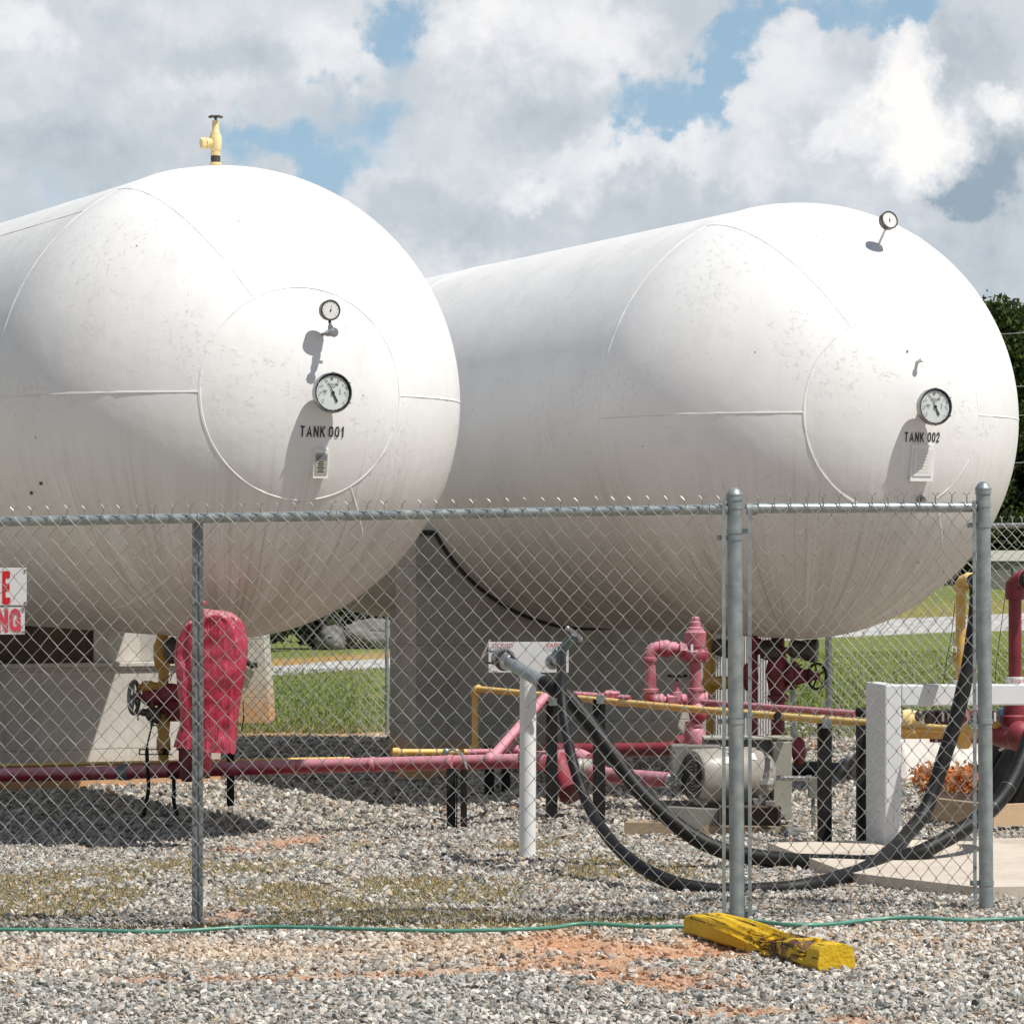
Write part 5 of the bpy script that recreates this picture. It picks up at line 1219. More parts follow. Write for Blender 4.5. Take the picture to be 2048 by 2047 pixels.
# ------------------------------------------------------------------ white pipe frame at the right
YF = 18.3; q0 = P(1770, 1369, YF); fdx = Vector((math.cos(R(8)), math.sin(R(8)), 0)); fdy = Vector((-fdx.y, fdx.x, 0)); rzf = R(8)
wf = thing('steel_gantry', 'white square steel frame standing on the slab with two pipe risers on its beam', 'frame', (q0.x, q0.y, gz(q0.x,q0.y)))
zf = q0.z; zbm = P(1770,1412,YF).z
def fbox(s0, s1, z0, z1, dep, name, bev=.008, back=0.0):
    c = q0 + fdx*(s0+s1)/2 + fdy*(dep/2+back); m = MB(); m.box((c.x,c.y,(z0+z1)/2), (s1-s0, dep, z1-z0), rz=rzf, bev=bev); return m.build(name, M['framewhite'], wf)
legd = .43
fbox(0, .09, gz(q0.x,q0.y)-.02, zf, legd, 'leg')
fbox(.0905, 1.25, zbm, zf-.001, .12, 'beam')
fbox(1.2505, 1.34, gz(q0.x+1.2,q0.y)-.02, zf, .12, 'leg')
# yellow riser
ry = P(1921,1375,18.42); rt2 = P(1922,1160,18.42)
yr_ = thing('vapor_riser', 'upright yellow pipe on the white frame with a hose joined at its top', 'pipe', tuple(ry))
m = MB(); m.tube([ry-Zu*.0, rt2], .028, 20); m.build('pipe', M['yellow'], yr_)
m = MB(); elbow(m, rt2+Zu*.0, Vector((.72,-.68,.05)), -Zu, .028, .05); m.build('elbow', M['yellow'], yr_)
dq = Vector((.72,-.68,.05)).normalized(); m = MB(); m.lathe(rt2+dq*.05, dq, [(0,.034),(.004,.038),(.03,.038),(.034,.03)], 20); m.build('ring', M['cream'], yr_)
m = MB(); m.lathe(rt2+dq*.085, dq, [(0,.026),(.01,.033),(.05,.03),(.055,.034),(.09,.034),(.095,.02)], 6, False); m.build('hose_fitting', M['metal'], yr_)
m = MB(); collar(m, ry+Zu*.02, Zu, .040, .045); m.build('collar', M['sign'], yr_)
pk = P(1909,1312,18.38); pr_ = thing('padlock', 'small brass padlock hanging beside the yellow riser on a thin chain', 'padlock', tuple(pk)); m = MB(); m.box(pk, (.024,.014,.048), rot=Matrix.Rotation(R(10),3,'Y'), bev=.003); m.build('body', M['brass'], pr_)
m = MB(); m.tube([pk+Vector((.012*math.cos(a_)-.003,0,.034+.016*math.sin(a_))) for a_ in np.linspace(-.6, math.pi+.6, 12)], .0042, 8); m.build('shackle', M['sign'], pr_)
m = MB(); cpts = [P(1907,1265,18.4), P(1909,1280,18.4), pk+Zu*.05]
for k in range(7): m.ell(cpts[0].lerp(cpts[2], k/6), (.004,.004,.006), 8)
m.build('chain', M['galv_dull'], pr_)
m = MB(); m.tube([P(1910,1205,18.45), P(1903,1270,18.45), P(1893,1320,18.45), P(1886,1368,18.45)], .0022, 6); m.tube([P(1893,1335,18.45), P(1909,1320,18.42)], .002, 6); o = m.build('trip_cable', M['darkmetal'], None, loc=tuple(P(1910,1205,18.45))); tag(o, 'thin dark cable hanging left of the yellow riser', 'cable')
m = MB(); m.tube([P(2012,1180,18.6), P(2004,1240,18.6), P(1992,1330,18.6), P(1990,1372,18.6)], .0022, 6); o = m.build('trip_cable', M['darkmetal'], None, loc=tuple(P(2012,1180,18.6))); tag(o, 'thin dark cable hanging left of the red riser', 'cable')
# red riser
rr_ = P(2030,1372,18.45); rtt = P(2030,1160,18.45); lr = thing('liquid_riser', 'upright dark red pipe with a white lettered collar at the right edge', 'pipe', tuple(rr_))
m = MB(); m.tube([rr_, rtt], .035, 22); m.build('pipe', M['maroon'], lr)
m = MB(); de = Vector((.66,-.75,.05)).normalized(); elbow(m, rtt, de, -Zu, .038, .06); m.lathe(rtt-Zu*.105, Zu, [(0,.044),(.002,.050),(.06,.052),(.1,.05)], 24); m.build('elbow', M['maroon'], lr)
m = MB(); m.lathe(rtt+de*.065, de, [(0,.045),(.01,.05),(.02,.05)], 22); m.build('seal', M['black'], lr)
m = MB(); m.hexn(rtt+de*.085, rtt+de*.14, .042); m.cyl(rtt+de*.14, rtt+de*.2, .034); m.build('hose_fitting', M['metal'], lr)
m = MB(); m.lathe(P(2030,1369,18.45), Zu, [(0,.046),(.001,.048),(.042,.048),(.044,.036)], 28); cl_ = m.build('collar', M['sign'], lr)
q = P(2030,1361,18.45); fr_r = .0485
cu_t = 'LIQUID'
for i, ch in enumerate(cu_t):
    an = -90 + (-8 + (i)*17)*1.0 - 14; d_ = Vector((math.cos(R(an)), math.sin(R(an)), 0)); rt3 = Vector((-d_.y, d_.x, 0))
    text_on('1', ch, 0,0,.020, M['redprint'], cl_, 'letter', .75, .015, .0012, frame=(q+d_*fr_r, d_, rt3, Zu))
# far side stand pipe and second frame bar
# valve cluster below the beam
vc = thing('valve_cluster', 'cluster of pale yellow and dark valves crowded under the beam of the white frame', 'valves', tuple(P(1850,1450,18.9))); YC = 18.75
m = MB(); m.lathe(P(1806,1438,YC), (1,-.1,0), [(0,.05),(.02,.056),(.04,.056),(.045,.045),(.09,.045),(.095,.03)], 20); m.lathe(P(1822,1442,YC), (0,0,1), [(-.06,.03),(-.05,.04),(.05,.04),(.06,.025)], 16); m.build('yellow_valve', M['cream'], vc)
m = MB(); m.tube([P(1800,1463,YC), P(1905,1463,YC)], .038, 20); m.lathe(P(1902,1463,YC), (1,-.1,0), [(0,.04),(.01,.05),(.05,.05),(.06,.03)], 18); m.build('yellow_header', M['yellow'], vc)
m = MB(); m.ell(P(1929,1462,YC-.25), (.038,.038,.045)); m.tube([P(1929,1462,YC-.25), P(1953,1468,YC-.3)], .025, 14); m.lathe(P(1927,1478,YC-.25), Zu, [(-.05,.03),(-.02,.045),(.04,.04)], 16); m.build('yellow_tee', M['yellow'], vc)
for uu, w_ in ((1862,.035),(1884,.032),(1988,.034)):
    m = MB(); m.cyl(P(uu,1448,YC-.05), P(uu,1420,YC-.05), w_, 18); sl2 = m.build('solenoid', M['bezel'], vc)
    if uu > 1870: m = MB(); m.box(P(uu+2,1433,YC-.09), (.012,.006,.05)); m.build('label_strip', M['sign'], sl2)
m = MB(); m.ell(P(1838,1431,YC-.1), (.025,.02,.03)); m.tube([P(1838,1431,YC-.1), P(1846,1424,YC), P(1905,1422,YC)], .012, 8); m.build('sensing_tube', M['bezel'], vc)
m = MB(); m.lathe(P(1902,1432,YC), (1,-.3,.1), [(0,.02),(.02,.045),(.06,.05),(.09,.03)], 14); m.lathe(P(1940,1430,YC-.1), (1,-.3,.2), [(0,.02),(.02,.035),(.05,.04),(.07,.02)], 8, False); m.ell(P(1952,1440,YC-.12), (.03,.03,.025)); m.build('red_valve', M['pink'], vc)
m = MB(); m.box(P(2005,1432,YC+.1), (.05,.05,.09), bev=.004); m.build('blue_box', M['blue'], vc)
m = MB(); m.lathe(P(2028,1450,YC), Zu, [(-.03,.07),(.0,.075),(.05,.07),(.06,.06),(.12,.058),(.125,.05)], 22); m.build('flange', M['maroon'], vc)
m = MB(); m.tube([P(1975,1462,YC-.1), P(2010,1474,YC-.2), P(2050,1480,YC-.4)], .060, 20); m.ell(P(2040,1472,YC-.45), (.075,.06,.085)); m.build('red_casting', M['maroon'], vc); m = MB(); m.tube([P(1860,1475,YC+.2), P(1975,1478,YC+.2)], .025, 12); m.build('rear_pipe', M['maroon'], vc)
m = MB(); m.ell(P(1993,1450,YC-.2), (.025,.02,.02)); m.build('yellow_cap', M['yellow_dull'], vc)
# coiled spare hose and dark gear behind it
ch_ = thing('spare_hose', 'coil of black hose and dark gear piled behind the timber at the right edge', 'hose', tuple(P(2030,1600,18.9))); m = MB()
for k in range(3): m.tube(bez([P(1968+k*22,1628-k*6,20.2+k*.1), P(1990+k*22,1570,20.2+k*.1), P(2012+k*22,1520,20.2+k*.1), P(2050+k*20,1490+k*4,20.2+k*.1), P(2100+k*20,1500,20.3+k*.1)], 6), .042, 14)
m.build('coils', M['hose'], ch_)
m = MB(); m.box(P(2055,1565,20.8), (.34,.25,.40), bev=.02); m.build('battery_box', M['black'], ch_); m = MB(); m.box(P(2000,1545,20.9), (.2,.2,.42), bev=.02); m.build('black_case', M['black'], ch_)
m = MB(); m.ell(P(2005,1492,18.95), (.012,.01,.02)); m.tube([P(1998,1500,18.95), P(2020,1488,18.95)], .008, 6); m.build('clip', M['metal'], ch_)
# timbers
def timber(p0, p1, h_, th, mat, label, bevel_end=False, name='timber_plank', group=None, root=None, pn='plank'):
    p0 = Vector(p0); p1 = Vector(p1); d = (p1-p0); L_ = d.length; c = (p0+p1)/2
    if root is None: root = thing(name, label, 'timber', tuple(c), 0, group)
    ang = math.atan2(d.y, d.x); M2 = Matrix.Rotation(ang,3,'Z') @ Matrix.Rotation(-math.asin(d.z/L_),3,'Y')
    m = MB()
    if bevel_end:
        x0,x1,y0_,y1_ = -L_/2, L_/2, -th/2, th/2; oc = h_*.75
        pf = [(x0,-h_/2),(x1,-h_/2),(x1,h_/2),(x0+oc,h_/2),(x0,h_/2-oc*.85)]
        vs = [c+M2@Vector((a_,yy,b_)) for yy in (y0_,y1_) for a_,b_ in pf]; n = 5
        m.add(vs, [(0,1,2,3,4),(9,8,7,6,5)]+[(i,n+i,n+(i+1)%n,(i+1)%n) for i in range(n)])
    else: m.box(c, (L_,th,h_), rot=M2, bev=.004)
    o = m.build(pn, mat, root); return root
timber(P(1984,1630,19.75), P(2180,1622,19.9), .125, .045, M['wood'], 'new pale timber plank with a sloping sawn end on the gravel at the right edge', True)
bx = thing('planter_box', 'low wooden box filled with orange dry leaves behind the hanging hoses', 'box', tuple(P(1915,1645,19.1)))
timber(P(1866,1616,20.15), P(1985,1630,19.95), .13, .04, M['oldwood'], '', root=bx, pn='front_board')
timber(P(1880,1566,21.6), P(2000,1569,21.4), .10, .04, M['oldwood'], '', root=bx, pn='back_board')
m = MB(); m.add([P(1870,1594,20.2), P(1985,1606,20.0), P(1985,1590,20.25), P(1880,1580,20.45)], [(0,1,2,3)]); m.build('liner', M['blacktarp'], bx)
lc = []; 
for k in range(16): t_ = rng.random(); lc.append(((P(1890,1575,20.5)*(1-t_)+P(1995,1578,20.3)*t_ + Vector((0,rng.uniform(.0,.8),rng.uniform(-.03,.05)))), (.14,.16,.06)))
lc.append((P(1925,1556,20.9), (.12,.14,.09)))
V_,F_,C_ = leaves(5200, [(tuple(c),r) for c,r in lc], .020, [(.62,.22,.06),(.72,.36,.15),(.45,.13,.04),(.75,.50,.28),(.55,.28,.12)])
o = npmesh('dry_leaves', V_, F_, M['blade'], C_); tag(o, 'heap of orange dry leaves lying in the wooden box', 'leaves', kind='stuff')
# tarp heap
tp = thing('tarpaulin', 'crumpled pale grey tarpaulin draped over a low heap behind the frame leg', 'tarpaulin', tuple(P(1880,1545,24.6))); NXt, NYt = 70, 40; vs = []
for j in range(NYt+1):
    for i in range(NXt+1):
        s_ = i/NXt; t_ = j/NYt; x = P(1770+240*s_,1500,24.6).x; y = 24.1+1.3*t_
        prof_ = min(1, t_*3.2)**.75*(1 if t_ < .7 else 1-((t_-.7)/.3)**2*.5)
        h_ = .40*prof_*(.72+.28*math.sin(2.2+s_*3.4))*(min(1,s_*9)**.5)*(min(1,(1-s_)*7)**.5)
        f_ = .05*mnoise.noise(Vector((s_*4+t_*3, t_*5-s_*2, 1)))+.03*mnoise.noise(Vector((s_*11+t_*9, t_*8, 4)))+.012*mnoise.noise(Vector((s_*30,t_*24,9)))
        vs.append((x+.03*mnoise.noise(Vector((s_*6,t_*6,2))), y+.05*mnoise.noise(Vector((s_*5,t_*4,7))), gz(x,y)-.01+h_+f_*prof_*1.6+.01))
fs = [(j*(NXt+1)+i, j*(NXt+1)+i+1, (j+1)*(NXt+1)+i+1, (j+1)*(NXt+1)+i) for j in range(NYt) for i in range(NXt)]
m = MB(); m.add(vs, fs, True); m.build('cloth', M['tarp'], tp)
bt_ = thing('plastic_sheeting', 'shiny black plastic sheeting and drain pipe on the gravel behind the thin stands', 'plastic sheet', tuple(P(1660,1560,24.2)))
m = MB(); m.tube([P(1585,1536,24.2), P(1640,1537,24.2), P(1690,1540,24.3)], .055, 18); m.build('drain_pipe', M['blacktarp'], bt_)
vs = []
for j in range(21):
    for i in range(31):
        s_ = i/30; t_ = j/20; x = P(1655,1540,24.2).x + .46*s_; y = 23.9+.8*t_
        vs.append((x, y, gz(x,y)+(.05+.30*s_)*math.sin(math.pi*min(1,t_*1.3)*.75)*(1-.1*t_)+.04*mnoise.noise(Vector((s_*6,t_*5,3)))*(.3+t_)))
m = MB(); m.add(vs, [(j*31+i, j*31+i+1, (j+1)*31+i+1, (j+1)*31+i) for j in range(20) for i in range(30)], True); m.build('sheet', M['blacktarp'], bt_)

# ------------------------------------------------------------------ motor pump on its skid
mp = thing('motor_pump', 'beige electric motor with ribbed fan grille on a steel skid behind the near fence post', 'pump', tuple(P(1440,1660,19.8))); YM = 19.9
f0 = P(1385,1552,YM-.12); f1 = P(1541,1546,YM+.10); ax_ = (f1-f0).normalized(); Lm = (f1-f0).length; rm_ = .160
m = MB(); m.lathe(f0, ax_, [(0,rm_*.80),(.004,rm_*.93),(.02,rm_*.99),(.16,rm_),(.165,rm_*.96),(.20,rm_*.96),(.205,rm_*1.01),(Lm*.72,rm_*1.01),(Lm*.75,rm_*.97),(Lm*.80,rm_*.97),(Lm*.84,rm_*.9),(Lm*.95,rm_*.72),(Lm,rm_*.40)], 40); m.build('motor_housing', M['motor'], mp)
m = MB(); m.lathe(f0-ax_*.004, ax_, [(0,.0),(.0005,rm_*.83),(.004,rm_*.84)], 40, False); fg = m.build('fan_grille', M['motordark'], mp)
rtm = Zu.cross(-ax_).normalized(); upm = (-ax_).cross(rtm); m = MB()
for k in range(6):
    for h_ in range(4):
        a0_ = h_*90+20+k*13; m.tube([f0-ax_*.006 + (rtm*math.cos(R(a_))+upm*math.sin(R(a_)))*rm_*(.20+.115*k) for a_ in np.linspace(a0_, a0_+76, 14)], .0042, 4)
m.build('slots', M['slot'], fg)
m = MB()
for k in range(9):
    a_ = R(-60+25*k); d_ = rtm*math.cos(a_)+upm*math.sin(a_); e_ = f0+ax_*Lm*.84+d_*rm_*.86; m.box(e_, (.012,.05,.012), rot=Matrix((tuple(rtm),tuple(ax_),tuple(upm))).transposed())
m.build('end_ribs', M['motor'], mp)
def on_motor(t_, ang): d_ = rtm*math.cos(R(ang))+upm*math.sin(R(ang)); return f0+ax_*Lm*t_+d_*(rm_*1.015), d_
def curved_label(t0, t1, a0_, a1_, mat, nm):
    m = MB(); n_ = 8; vs = []
    for k in range(n_+1):
        for t_ in (t0, t1): q, d_ = on_motor(t_, a0_+(a1_-a0_)*k/n_); vs.append(q+d_*.002)
    m.add(vs, [(2*k,2*k+1,2*k+3,2*k+2) for k in range(n_)]); m.build(nm, mat, mp)
side = -1 if rtm.y > 0 else 1
fa = lambda deg: deg
front = math.degrees(math.atan2(Vector((0,-1,0)).dot(upm), Vector((0,-1,0)).dot(rtm)))
sg = 1 if (front % 360) < 180 else -1
def A_(e): # elevation angle measured from the camera side up
    best = None
    for cand in range(0, 360):
        d_ = rtm*math.cos(R(cand))+upm*math.sin(R(cand)); el = math.degrees(math.atan2(d_.z, -d_.y))
        if best is None or abs(el-e) < best[0]: best = (abs(el-e), cand)
    return best[1]
curved_label(.27, .37, A_(48), A_(30), M['sign'], 'nameplate'); curved_label(.37, .47, A_(20), A_(14), M['pinkink'], 'warning_strip'); curved_label(.37, .47, A_(13), A_(-16), M['sign'], 'warning_label')
curved_label(.60, .68, A_(56), A_(38), M['sign'], 'nameplate'); curved_label(.70, .86, A_(-6), A_(-20), M['sign'], 'warning_label')
m = MB(); jb = P(1358,1520,YM+.05); m.box(jb, (.10,.16,.19), bev=.01); m.box(P(1392,1495,YM+.1), (.28,.14,.035), bev=.006); m.cyl(P(1351,1506,YM-.06), P(1351,1500,YM-.06), .012); m.build('terminal_box', M['motordark'], mp)
m = MB(); gx0 = P(1407,1480,YM+.42); gx1 = P(1545,1480,YM+.40); zt_ = P(1500,1478,YM+.3).z; zb_ = P(1500,1640,YM).z
m.box(((gx0.x+gx1.x)/2, YM+.45, (zt_+zb_)/2), (gx1.x-gx0.x, .25, zt_-zb_), bev=.004); g_ = m.build('belt_guard', M['motordark'], mp)
gx2 = P(1584,1480,YM+.28); m = MB(); c_ = P(1564,1480,YM+.22); m.box((c_.x, YM+.27, (zt_+zb_)/2-.01), (gx2.x-gx1.x, .20, zt_-zb_-.0), bev=.003); m.build('guard_end', M['guard'], mp)  # lit end of the guard painted lighter than its shaded side panel
m = MB(); m.box(((gx0.x+gx2.x)/2+.0, YM+.40, zt_+.006), (gx2.x-gx0.x+.01,.30,.010)); m.build('guard_lid', M['guard'], mp)
m = MB(); m.ell(P(1567,1633,YM+.16), (.012,.006,.018)); m.build('rust_hole', M['rust'], mp)
m = MB(); sh0 = P(1541,1555,YM+.05); sh1 = P(1618,1556,YM+.05); m.tube([sh0, sh1], .015, 14); m.lathe(sh1-Vector((.02,0,0)), (1,0,0), [(0,.018),(.03,.022),(.04,.012)], 10); m.build('shaft_conduit', M['metal'], mp)
m = MB(); m.box(P(1626,1574,YM+.05), (.055,.07,.12), bev=.004); m.box(P(1626,1635,YM+.05), (.02,.02,.30)); m.build('switch_box', M['motordark'], mp)
z0_ = P(1440,1608,YM-.15).z; z1_ = P(1440,1652,YM-.15).z
xa, xb, xc = P(1313,1630,YM-.2).x, P(1437,1630,YM-.2).x, P(1560,1630,YM-.2).x; m = MB()
m.box(((xa+xb)/2, YM-.22, (z0_+z1_)/2-.01), (xb-xa,.06,z0_-z1_), rot=Matrix.Rotation(R(3),3,'Y'), bev=.006); m.box(((xa+xc)/2, YM+.16, (z0_+z1_)/2), (xc-xa,.06,z0_-z1_), bev=.006); m.build('skid_rail', M['motordark'], mp)
m = MB(); cxx = (xb+xc)/2
m.box((cxx, YM-.24, z0_-.006), (xc-xb,.10,.008)); m.box((cxx, YM-.24, z1_+.004), (xc-xb,.10,.008)); m.box((xc-.004, YM-.24, (z0_+z1_)/2), (.008,.10,z0_-z1_-.010)); m.box((xb+.004, YM-.24, (z0_+z1_)/2), (.008,.10,z0_-z1_-.010)); m.box((cxx, YM-.20, (z0_+z1_)/2), (xc-xb-.02,.006,z0_-z1_-.02)); m.build('skid_channel', M['rust'], mp)
for uu in (1400, 1517): m = MB(); q = P(uu,1601,YM-.1); m.box(q, (.07,.20,.035), bev=.004); m.cyl(q+Vector((0,-.09,.01)), q+Vector((0,-.09,.04)), .012, 10); m.build('motor_foot', M['motordark'], mp)
ow = 'weathered boards under the pump skid'
timber(P(1252,1654,19.75), P(1348,1655,19.7), .075, .14, M['oldwood'], 'short weathered timber block left of the pump skid, half behind the thick hose', name='timber_block', group=ow)
timber(P(1375,1660,19.72), P(1585,1664,19.66), .075, .12, M['oldwood'], 'long weathered board carrying the front of the pump skid', name='timber_block', group=ow)
q = P(1588,1664,19.45); root = thing('loose_rock', 'dark broken rock lying at the right end of the pump board', 'rock', tuple(q)); bm = bmesh.new(); bmesh.ops.create_icosphere(bm, subdivisions=3, radius=1)
for v_ in bm.verts: n_ = 1+.35*mnoise.noise(v_.co*1.4+Vector((3,3,3))); v_.co = Vector((v_.co.x*.075*n_, v_.co.y*.06*n_, v_.co.z*.04*n_))+q
bm.verts.index_update(); m = MB(); m.add([v_.co for v_ in bm.verts], [[v_.index for v_ in f.verts] for f in bm.faces]); bm.free(); m.build('stone', M['rock'], root)

# ------------------------------------------------------------------ left valve group and bagged device
lv = thing('valve_stack', 'stacked yellow and dark red valves with grey handwheel beside the red bag', 'valve', tuple(P(327,1560,22.3))); YL = 22.3
m = MB(); m.tube([P(327,1262,YL), P(327,1525,YL)], .034, 18); m.lathe(P(325,1300,YL), Zu, [(-.12,.036),(-.10,.05),(-.05,.06),(.03,.06),(.06,.045),(.10,.036)], 18)
m.lathe(P(327,1470,YL), Zu, [(-.12,.036),(-.09,.046),(-.02,.046),(.0,.036),(.08,.045),(.10,.045),(.13,.034)], 18); m.build('pipe', M['yellow_dull'], lv)
m = MB(); m.ell(P(345,1300,YL-.08), (.06,.05,.09)); m.build('actuator', M['darkmetal'], lv)
m = MB(); m.lathe(P(334,1374,YL-.03), Vector((-1,-.15,.02)), [(0,.05),(.05,.05),(.06,.032),(.09,.034),(.10,.042),(.16,.040),(.17,.02),(.19,.018)], 18); m.build('bonnet', M['yellow_dull'], lv)
m = MB(); m.ell(P(342,1390,YL-.05), (.10,.08,.08)); m.lathe(P(330,1394,YL-.05), Vector((-1,-.1,-.02)), [(0,.05),(.04,.05),(.06,.055),(.12,.055),(.15,.03),(.16,.012),(.24,.010)], 16); m.lathe(P(350,1420,YL-.05), Zu, [(-.07,.05),(0,.07),(.06,.09)], 18); m.lathe(P(330,1418,YL), Zu, [(-.03,.03),(-.02,.055),(.02,.055),(.03,.04)], 18); m.build('dark_red_valve', M['maroon'], lv)
wheel(P(268,1394,YL-.08), (.97,-.20,0), .105, .014, 5, M['galv_dull'], lv)
m = MB(); m.ell(P(304,1427,YL-.1), (.045,.04,.055)); m.ell(P(288,1424,YL-.1), (.035,.03,.025)); m.ell(P(313,1432,YL-.1), (.03,.04,.05)); m.tube([P(304,1400,YL-.1), P(304,1452,YL-.1)], .012, 8); m.tube([P(276,1424,YL-.1), P(276,1440,YL-.1)], .006, 6); m.tube([P(290,1422,YL-.1), P(274,1428,YL-.1)], .010, 6); m.build('fuse_valve', M['darkmetal'], lv)
m = MB(); m.tube(bez([P(304,1450,YL-.1), P(299,1470,YL-.1), P(294,1496,YL-.12), P(295,1530,YL-.15), P(297,1575,YL-.2), P(293,1600,YL-.3), P(288,1628,YL-.45)], 6), [.006]*13+[.013]*24, 10); m.tube(bez([P(304,1450,YL), P(312,1450,YL), P(320,1456,YL), P(330,1450,YL)], 5), .004, 6); m.build('cable', M['black'], lv)
m = MB(); m.tube(bez([P(347,1545,YL-.2), P(348,1580,YL-.22), P(348,1605,YL-.25), P(354,1628,YL-.35)], 5), .013, 10); m.build('cable', M['black'], lv)
m = MB(); m.box(P(310,1498,YL-.06), (.21,.006,.008)); m.box(P(310,1508,YL-.06), (.21,.006,.008)); m.box(P(279,1503,YL-.06), (.008,.006,.035)); m.box(P(294,1502,YL-.07), (.016,.01,.06)); m.box(P(330,1503,YL-.06), (.03,.006,.03)); m.build('bracket', M['black'], lv)
m = MB(); m.tube(bez([P(345,1345,YL-.1), P(338,1352,YL-.1), P(334,1362,YL-.1), P(345,1378,YL-.1)], 5), .003, 6); m.tube(bez([P(352,1340,YL-.1), P(344,1350,YL-.1), P(340,1362,YL-.1)], 5), .003, 6); m.build('thin_wire', M['black'], lv)
# red bag
outl = [(402,1218),(424,1219),(448,1221),(466,1227),(482,1241),(490,1258),(494,1278),(495,1300),(493,1325),(489,1350),(485,1375),(481,1402),(477,1430),(474,1460),(472,1490),(470,1506)]
outr = [(398,1218),(385,1232),(368,1255),(357,1275),(352,1290),(349,1310),(351,1335),(354,1360),(356,1385),(358,1405),(361,1430),(360,1450),(354,1470),(349,1487),(348,1490),(350,1492)]
bgp = P(415,1500,20.45); bg_ = thing('covered_device', 'crinkled red vinyl bag pulled over a tall device behind the thin fence post', 'bag', tuple(bgp)); m = MB(); nB = 96; rows = []
def resamp(pl_, n_):
    pl_ = [Vector((a_,b_,0)) for a_,b_ in pl_]; b_ = bez(pl_, 8); L_ = [0]
    for i in range(1,len(b_)): L_.append(L_[-1]+(b_[i]-b_[i-1]).length)
    out = []; j = 0
    for k in range(n_):
        s_ = L_[-1]*k/(n_-1)
        while j < len(L_)-2 and L_[j+1] < s_: j += 1
        out.append(b_[j].lerp(b_[j+1], (s_-L_[j])/max(L_[j+1]-L_[j],1e-6)))
    return out
NR = 110; Lq = resamp(outr, NR); Rq = resamp(outl, NR); vs = []
for k in range(NR):
    l_, r2 = Lq[k], Rq[k]; pl_ = P(l_.x,l_.y,20.45); pr2 = P(r2.x,r2.y,20.45); c = (pl_+pr2)/2; hx = (pr2-pl_)/2; hw = hx.length; t_ = k/(NR-1)
    dep = min(.13, hw*1.0)
    for i in range(nB):
        a_ = 2*math.pi*i/nB; ca, sa = math.cos(a_), math.sin(a_)
        e1 = math.copysign(abs(ca)**.62, ca); e2 = math.copysign(abs(sa)**.62, sa)
        f_ = 1 + .055*mnoise.noise(Vector((math.cos(a_)*5, math.sin(a_)*5, t_*2.3))) + .05*(1-.4*t_)*mnoise.noise(Vector((math.cos(a_)*2.2+4, math.sin(a_)*2.2, t_*12))) + .02*mnoise.noise(Vector((ca*12, sa*12, t_*20)))
        f_ = 1+(f_-1)*2.8*(abs(sa)*.9+.12)
        vs.append(c + hx*e1*(1+(f_-1)*.35) + Vector((0,dep*e2*f_,0)) + Vector((0,0,.012*mnoise.noise(Vector((ca*3,sa*3,t_*6))))))
fs = [(k*nB+i, (k+1)*nB+i, (k+1)*nB+(i+1)%nB, k*nB+(i+1)%nB) for k in range(NR-1) for i in range(nB)]
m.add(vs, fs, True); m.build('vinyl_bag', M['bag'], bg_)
m = MB(); kn = P(402,1216,20.36); m.lathe(kn-Vector((0,0,.02)), (.1,-.1,1), [(0,.02),(.03,.012),(.035,.012),(.05,.03),(.065,.024)], 12); m.tube([kn+Vector((-.01,-.02,.02)), kn+Vector((.03,-.04,-.05)), kn+Vector((.01,-.05,-.12))], [.014,.012,.004], 8); m.build('tied_neck', M['bag'], bg_)
m = MB(); m.lathe(P(405,1540,21.0), Zu, [(-.02,.05),(.0,.055),(.10,.055),(.16,.05)], 18); m.tube([P(405,1535,21.0), P(400,1538,22.2)], .045, 16); m.build('foot', M['maroon'], bg_)
m = MB(); m.tube(bez([P(486,1405,21.0), P(487,1420,20.45), P(487,1440,20.45), P(482,1462,20.45)], 5), .004, 6); m.build('drawstring', M['black'], bg_)

# ------------------------------------------------------------------ green garden hose along the foot of the fence
hp = [(-260,1856),(0,1861),(160,1863),(320,1866),(480,1857),(560,1856),(690,1860),(795,1866),(900,1869),(1024,1867),(1103,1859),(1172,1854),(1290,1859),(1370,1859),(1430,1852),(1500,1848),(1580,1857),(1660,1854),(1740,1845),(1820,1842),(1925,1845),(2048,1842),(2300,1846)]
pts_ = []
for (u, v) in hp:
    q = G(u, v+4); pts_.append(Vector((q.x, q.y, gz(q.x,q.y)+.014+micro(q.x,q.y)+.010)))
m = MB(); m.tube(bez(pts_, 8), .0085, 12); o = m.build('garden_hose', M['gardenhose'], None, loc=tuple(pts_[0])); tag(o, 'green garden hose lying along the foot of the near fence', 'hose')
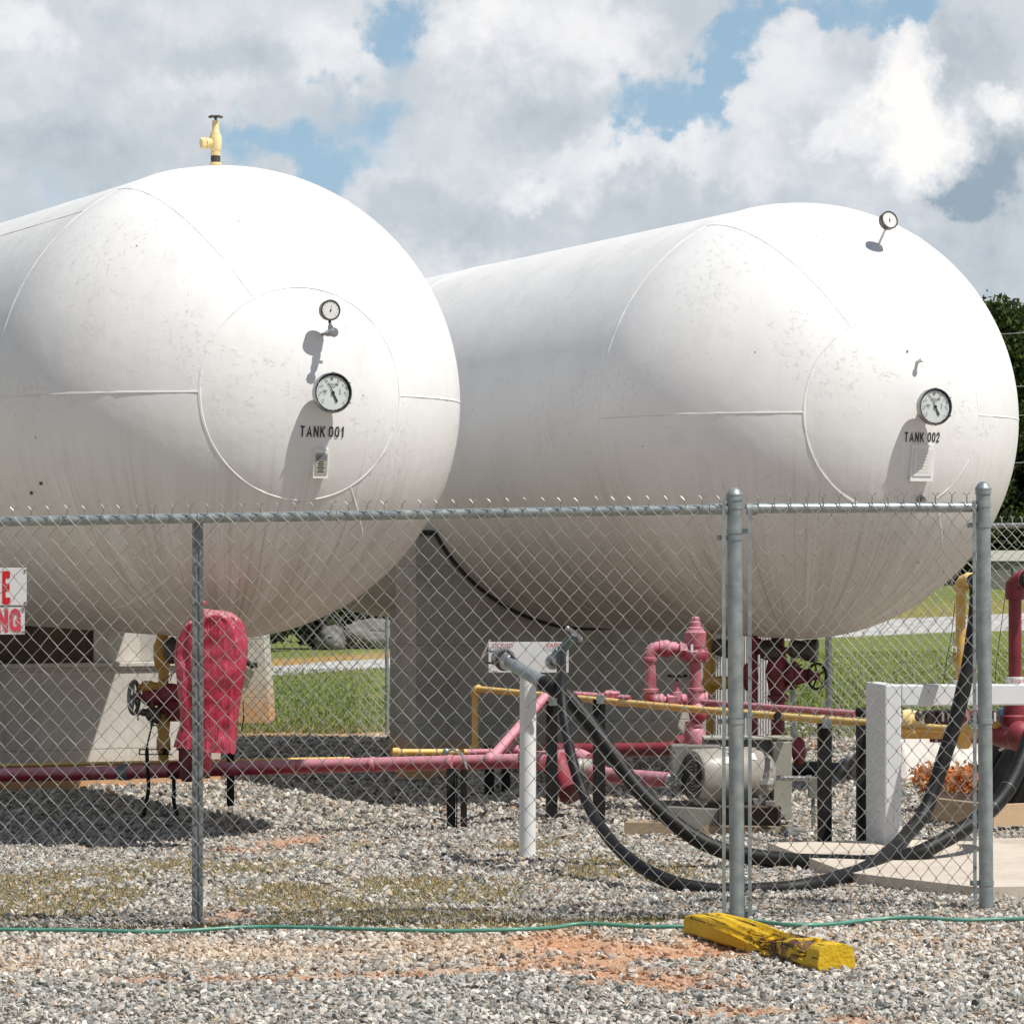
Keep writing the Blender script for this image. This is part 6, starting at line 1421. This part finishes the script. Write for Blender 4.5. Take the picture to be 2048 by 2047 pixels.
# broken yellow parking timber
A0 = G(1410, 1884); B0 = G(1668, 1938); A0 = Vector((A0.x-.03, A0.y+.28, 0)); B0 = Vector((B0.x, B0.y, 0))
A0 = G(1400, 1868); B0 = G(1673, 1941); dv_ = Vector((B0.x-A0.x, B0.y-A0.y, 0)); L_ = dv_.length; dv_.normalize(); nv = Vector((-dv_.y, dv_.x, 0)); C0 = (A0+B0)/2
cb = thing('parking_curb', 'broken yellow painted timber curb with splintered middle lying in front of the fence', 'curb', (C0.x, C0.y, gz(C0.x,C0.y)), math.atan2(dv_.y, dv_.x))
NS = 90; NC = 32; vs = []; W2, H2 = .080, .105
for i in range(NS+1):
    s_ = -L_/2 + L_*i/NS; sn = i/NS; c = C0 + dv_*s_; g_ = gz(c.x,c.y)-.02
    for k in range(NC):
        a_ = 2*math.pi*(k+.5)/NC; ca, sa = math.cos(a_), math.sin(a_)
        e1 = math.copysign(abs(ca)**.42, ca); e2 = math.copysign(abs(sa)**.42, sa)
        x = W2*e1; z = H2*.5+H2*.5*e2
        if z > H2*.6 and abs(x) > W2*.6: x *= .93
        dmg = math.exp(-((sn-.52)/.19)**2); side_ = 1 if x < W2*.4 else .3
        n_ = mnoise.noise(Vector((s_*4, x*30, z*30))); n2_ = mnoise.noise(Vector((s_*1.6, x*60+3, z*60)))
        hole2 = math.exp(-((sn-.87)/.035)**2)*(1 if (x < 0 and z > .05) else 0)
        z -= dmg*side_*(.030+.050*max(0,n_+.2))*(1 if z > .03 else 0); x += dmg*(.03+.035*n_)*(1 if x < 0 else 0)
        z -= hole2*.03; x += hole2*.02; z -= .012*sm((.06-sn)/.06)*(z/H2)
        z += (.008+.008*dmg)*n2_*(z/H2); x += .006*n2_
        vs.append(c + nv*x + Vector((0,0,g_+z)))
fs = [(i*NC+k, (i+1)*NC+k, (i+1)*NC+(k+1)%NC, i*NC+(k+1)%NC) for i in range(NS) for k in range(NC)]
m = MB(); m.add(vs, fs); m.add(vs[:NC], [tuple(range(NC))]); m.add(vs[-NC:], [tuple(range(NC))[::-1]])
tb = m.build('timber', M['curb'], cb)
bm = bmesh.new(); bm.from_mesh(tb.data); bmesh.ops.remove_doubles(bm, verts=bm.verts, dist=1e-6); bmesh.ops.recalc_face_normals(bm, faces=bm.faces); bm.to_mesh(tb.data); bm.free()
yb = paint('yellow_bolt_paint', (.66,.44,.02), (.72,.50,.04), .45, 0, 9, None)
for sn in (.13, .84):
    c = C0 + dv_*(L_*(sn-.5)) + nv*.02; zc = gz(c.x,c.y)-.02+H2-.008; m = MB(); m.cyl((c.x,c.y,zc),(c.x,c.y,zc+.012), .022, 18); m.cyl((c.x,c.y,zc+.012),(c.x,c.y,zc+.03), .017, 18); m.build('bolt_head', yb, cb)
m = MB(); rs_ = random.Random(4)
for k in range(46):
    sn = rs_.gauss(.52,.13) if k < 38 else rs_.uniform(.84,.9); c = C0+dv_*(L_*(sn-.5))-nv*rs_.uniform(.0,.075); z_ = gz(c.x,c.y)+rs_.uniform(.03,.075); l_ = rs_.uniform(.04,.13)
    d_ = (dv_+nv*rs_.uniform(-.15,.15)+Zu*rs_.uniform(-.12,.25)).normalized(); m.tube([Vector((c.x,c.y,z_))-d_*l_*.5, Vector((c.x,c.y,z_)), Vector((c.x,c.y,z_))+d_*l_*.5], [.002,.006,.001], 4)
m.build('splinters', M['curb'], cb)
scene.render.resolution_x = 1024; scene.render.resolution_y = 1023
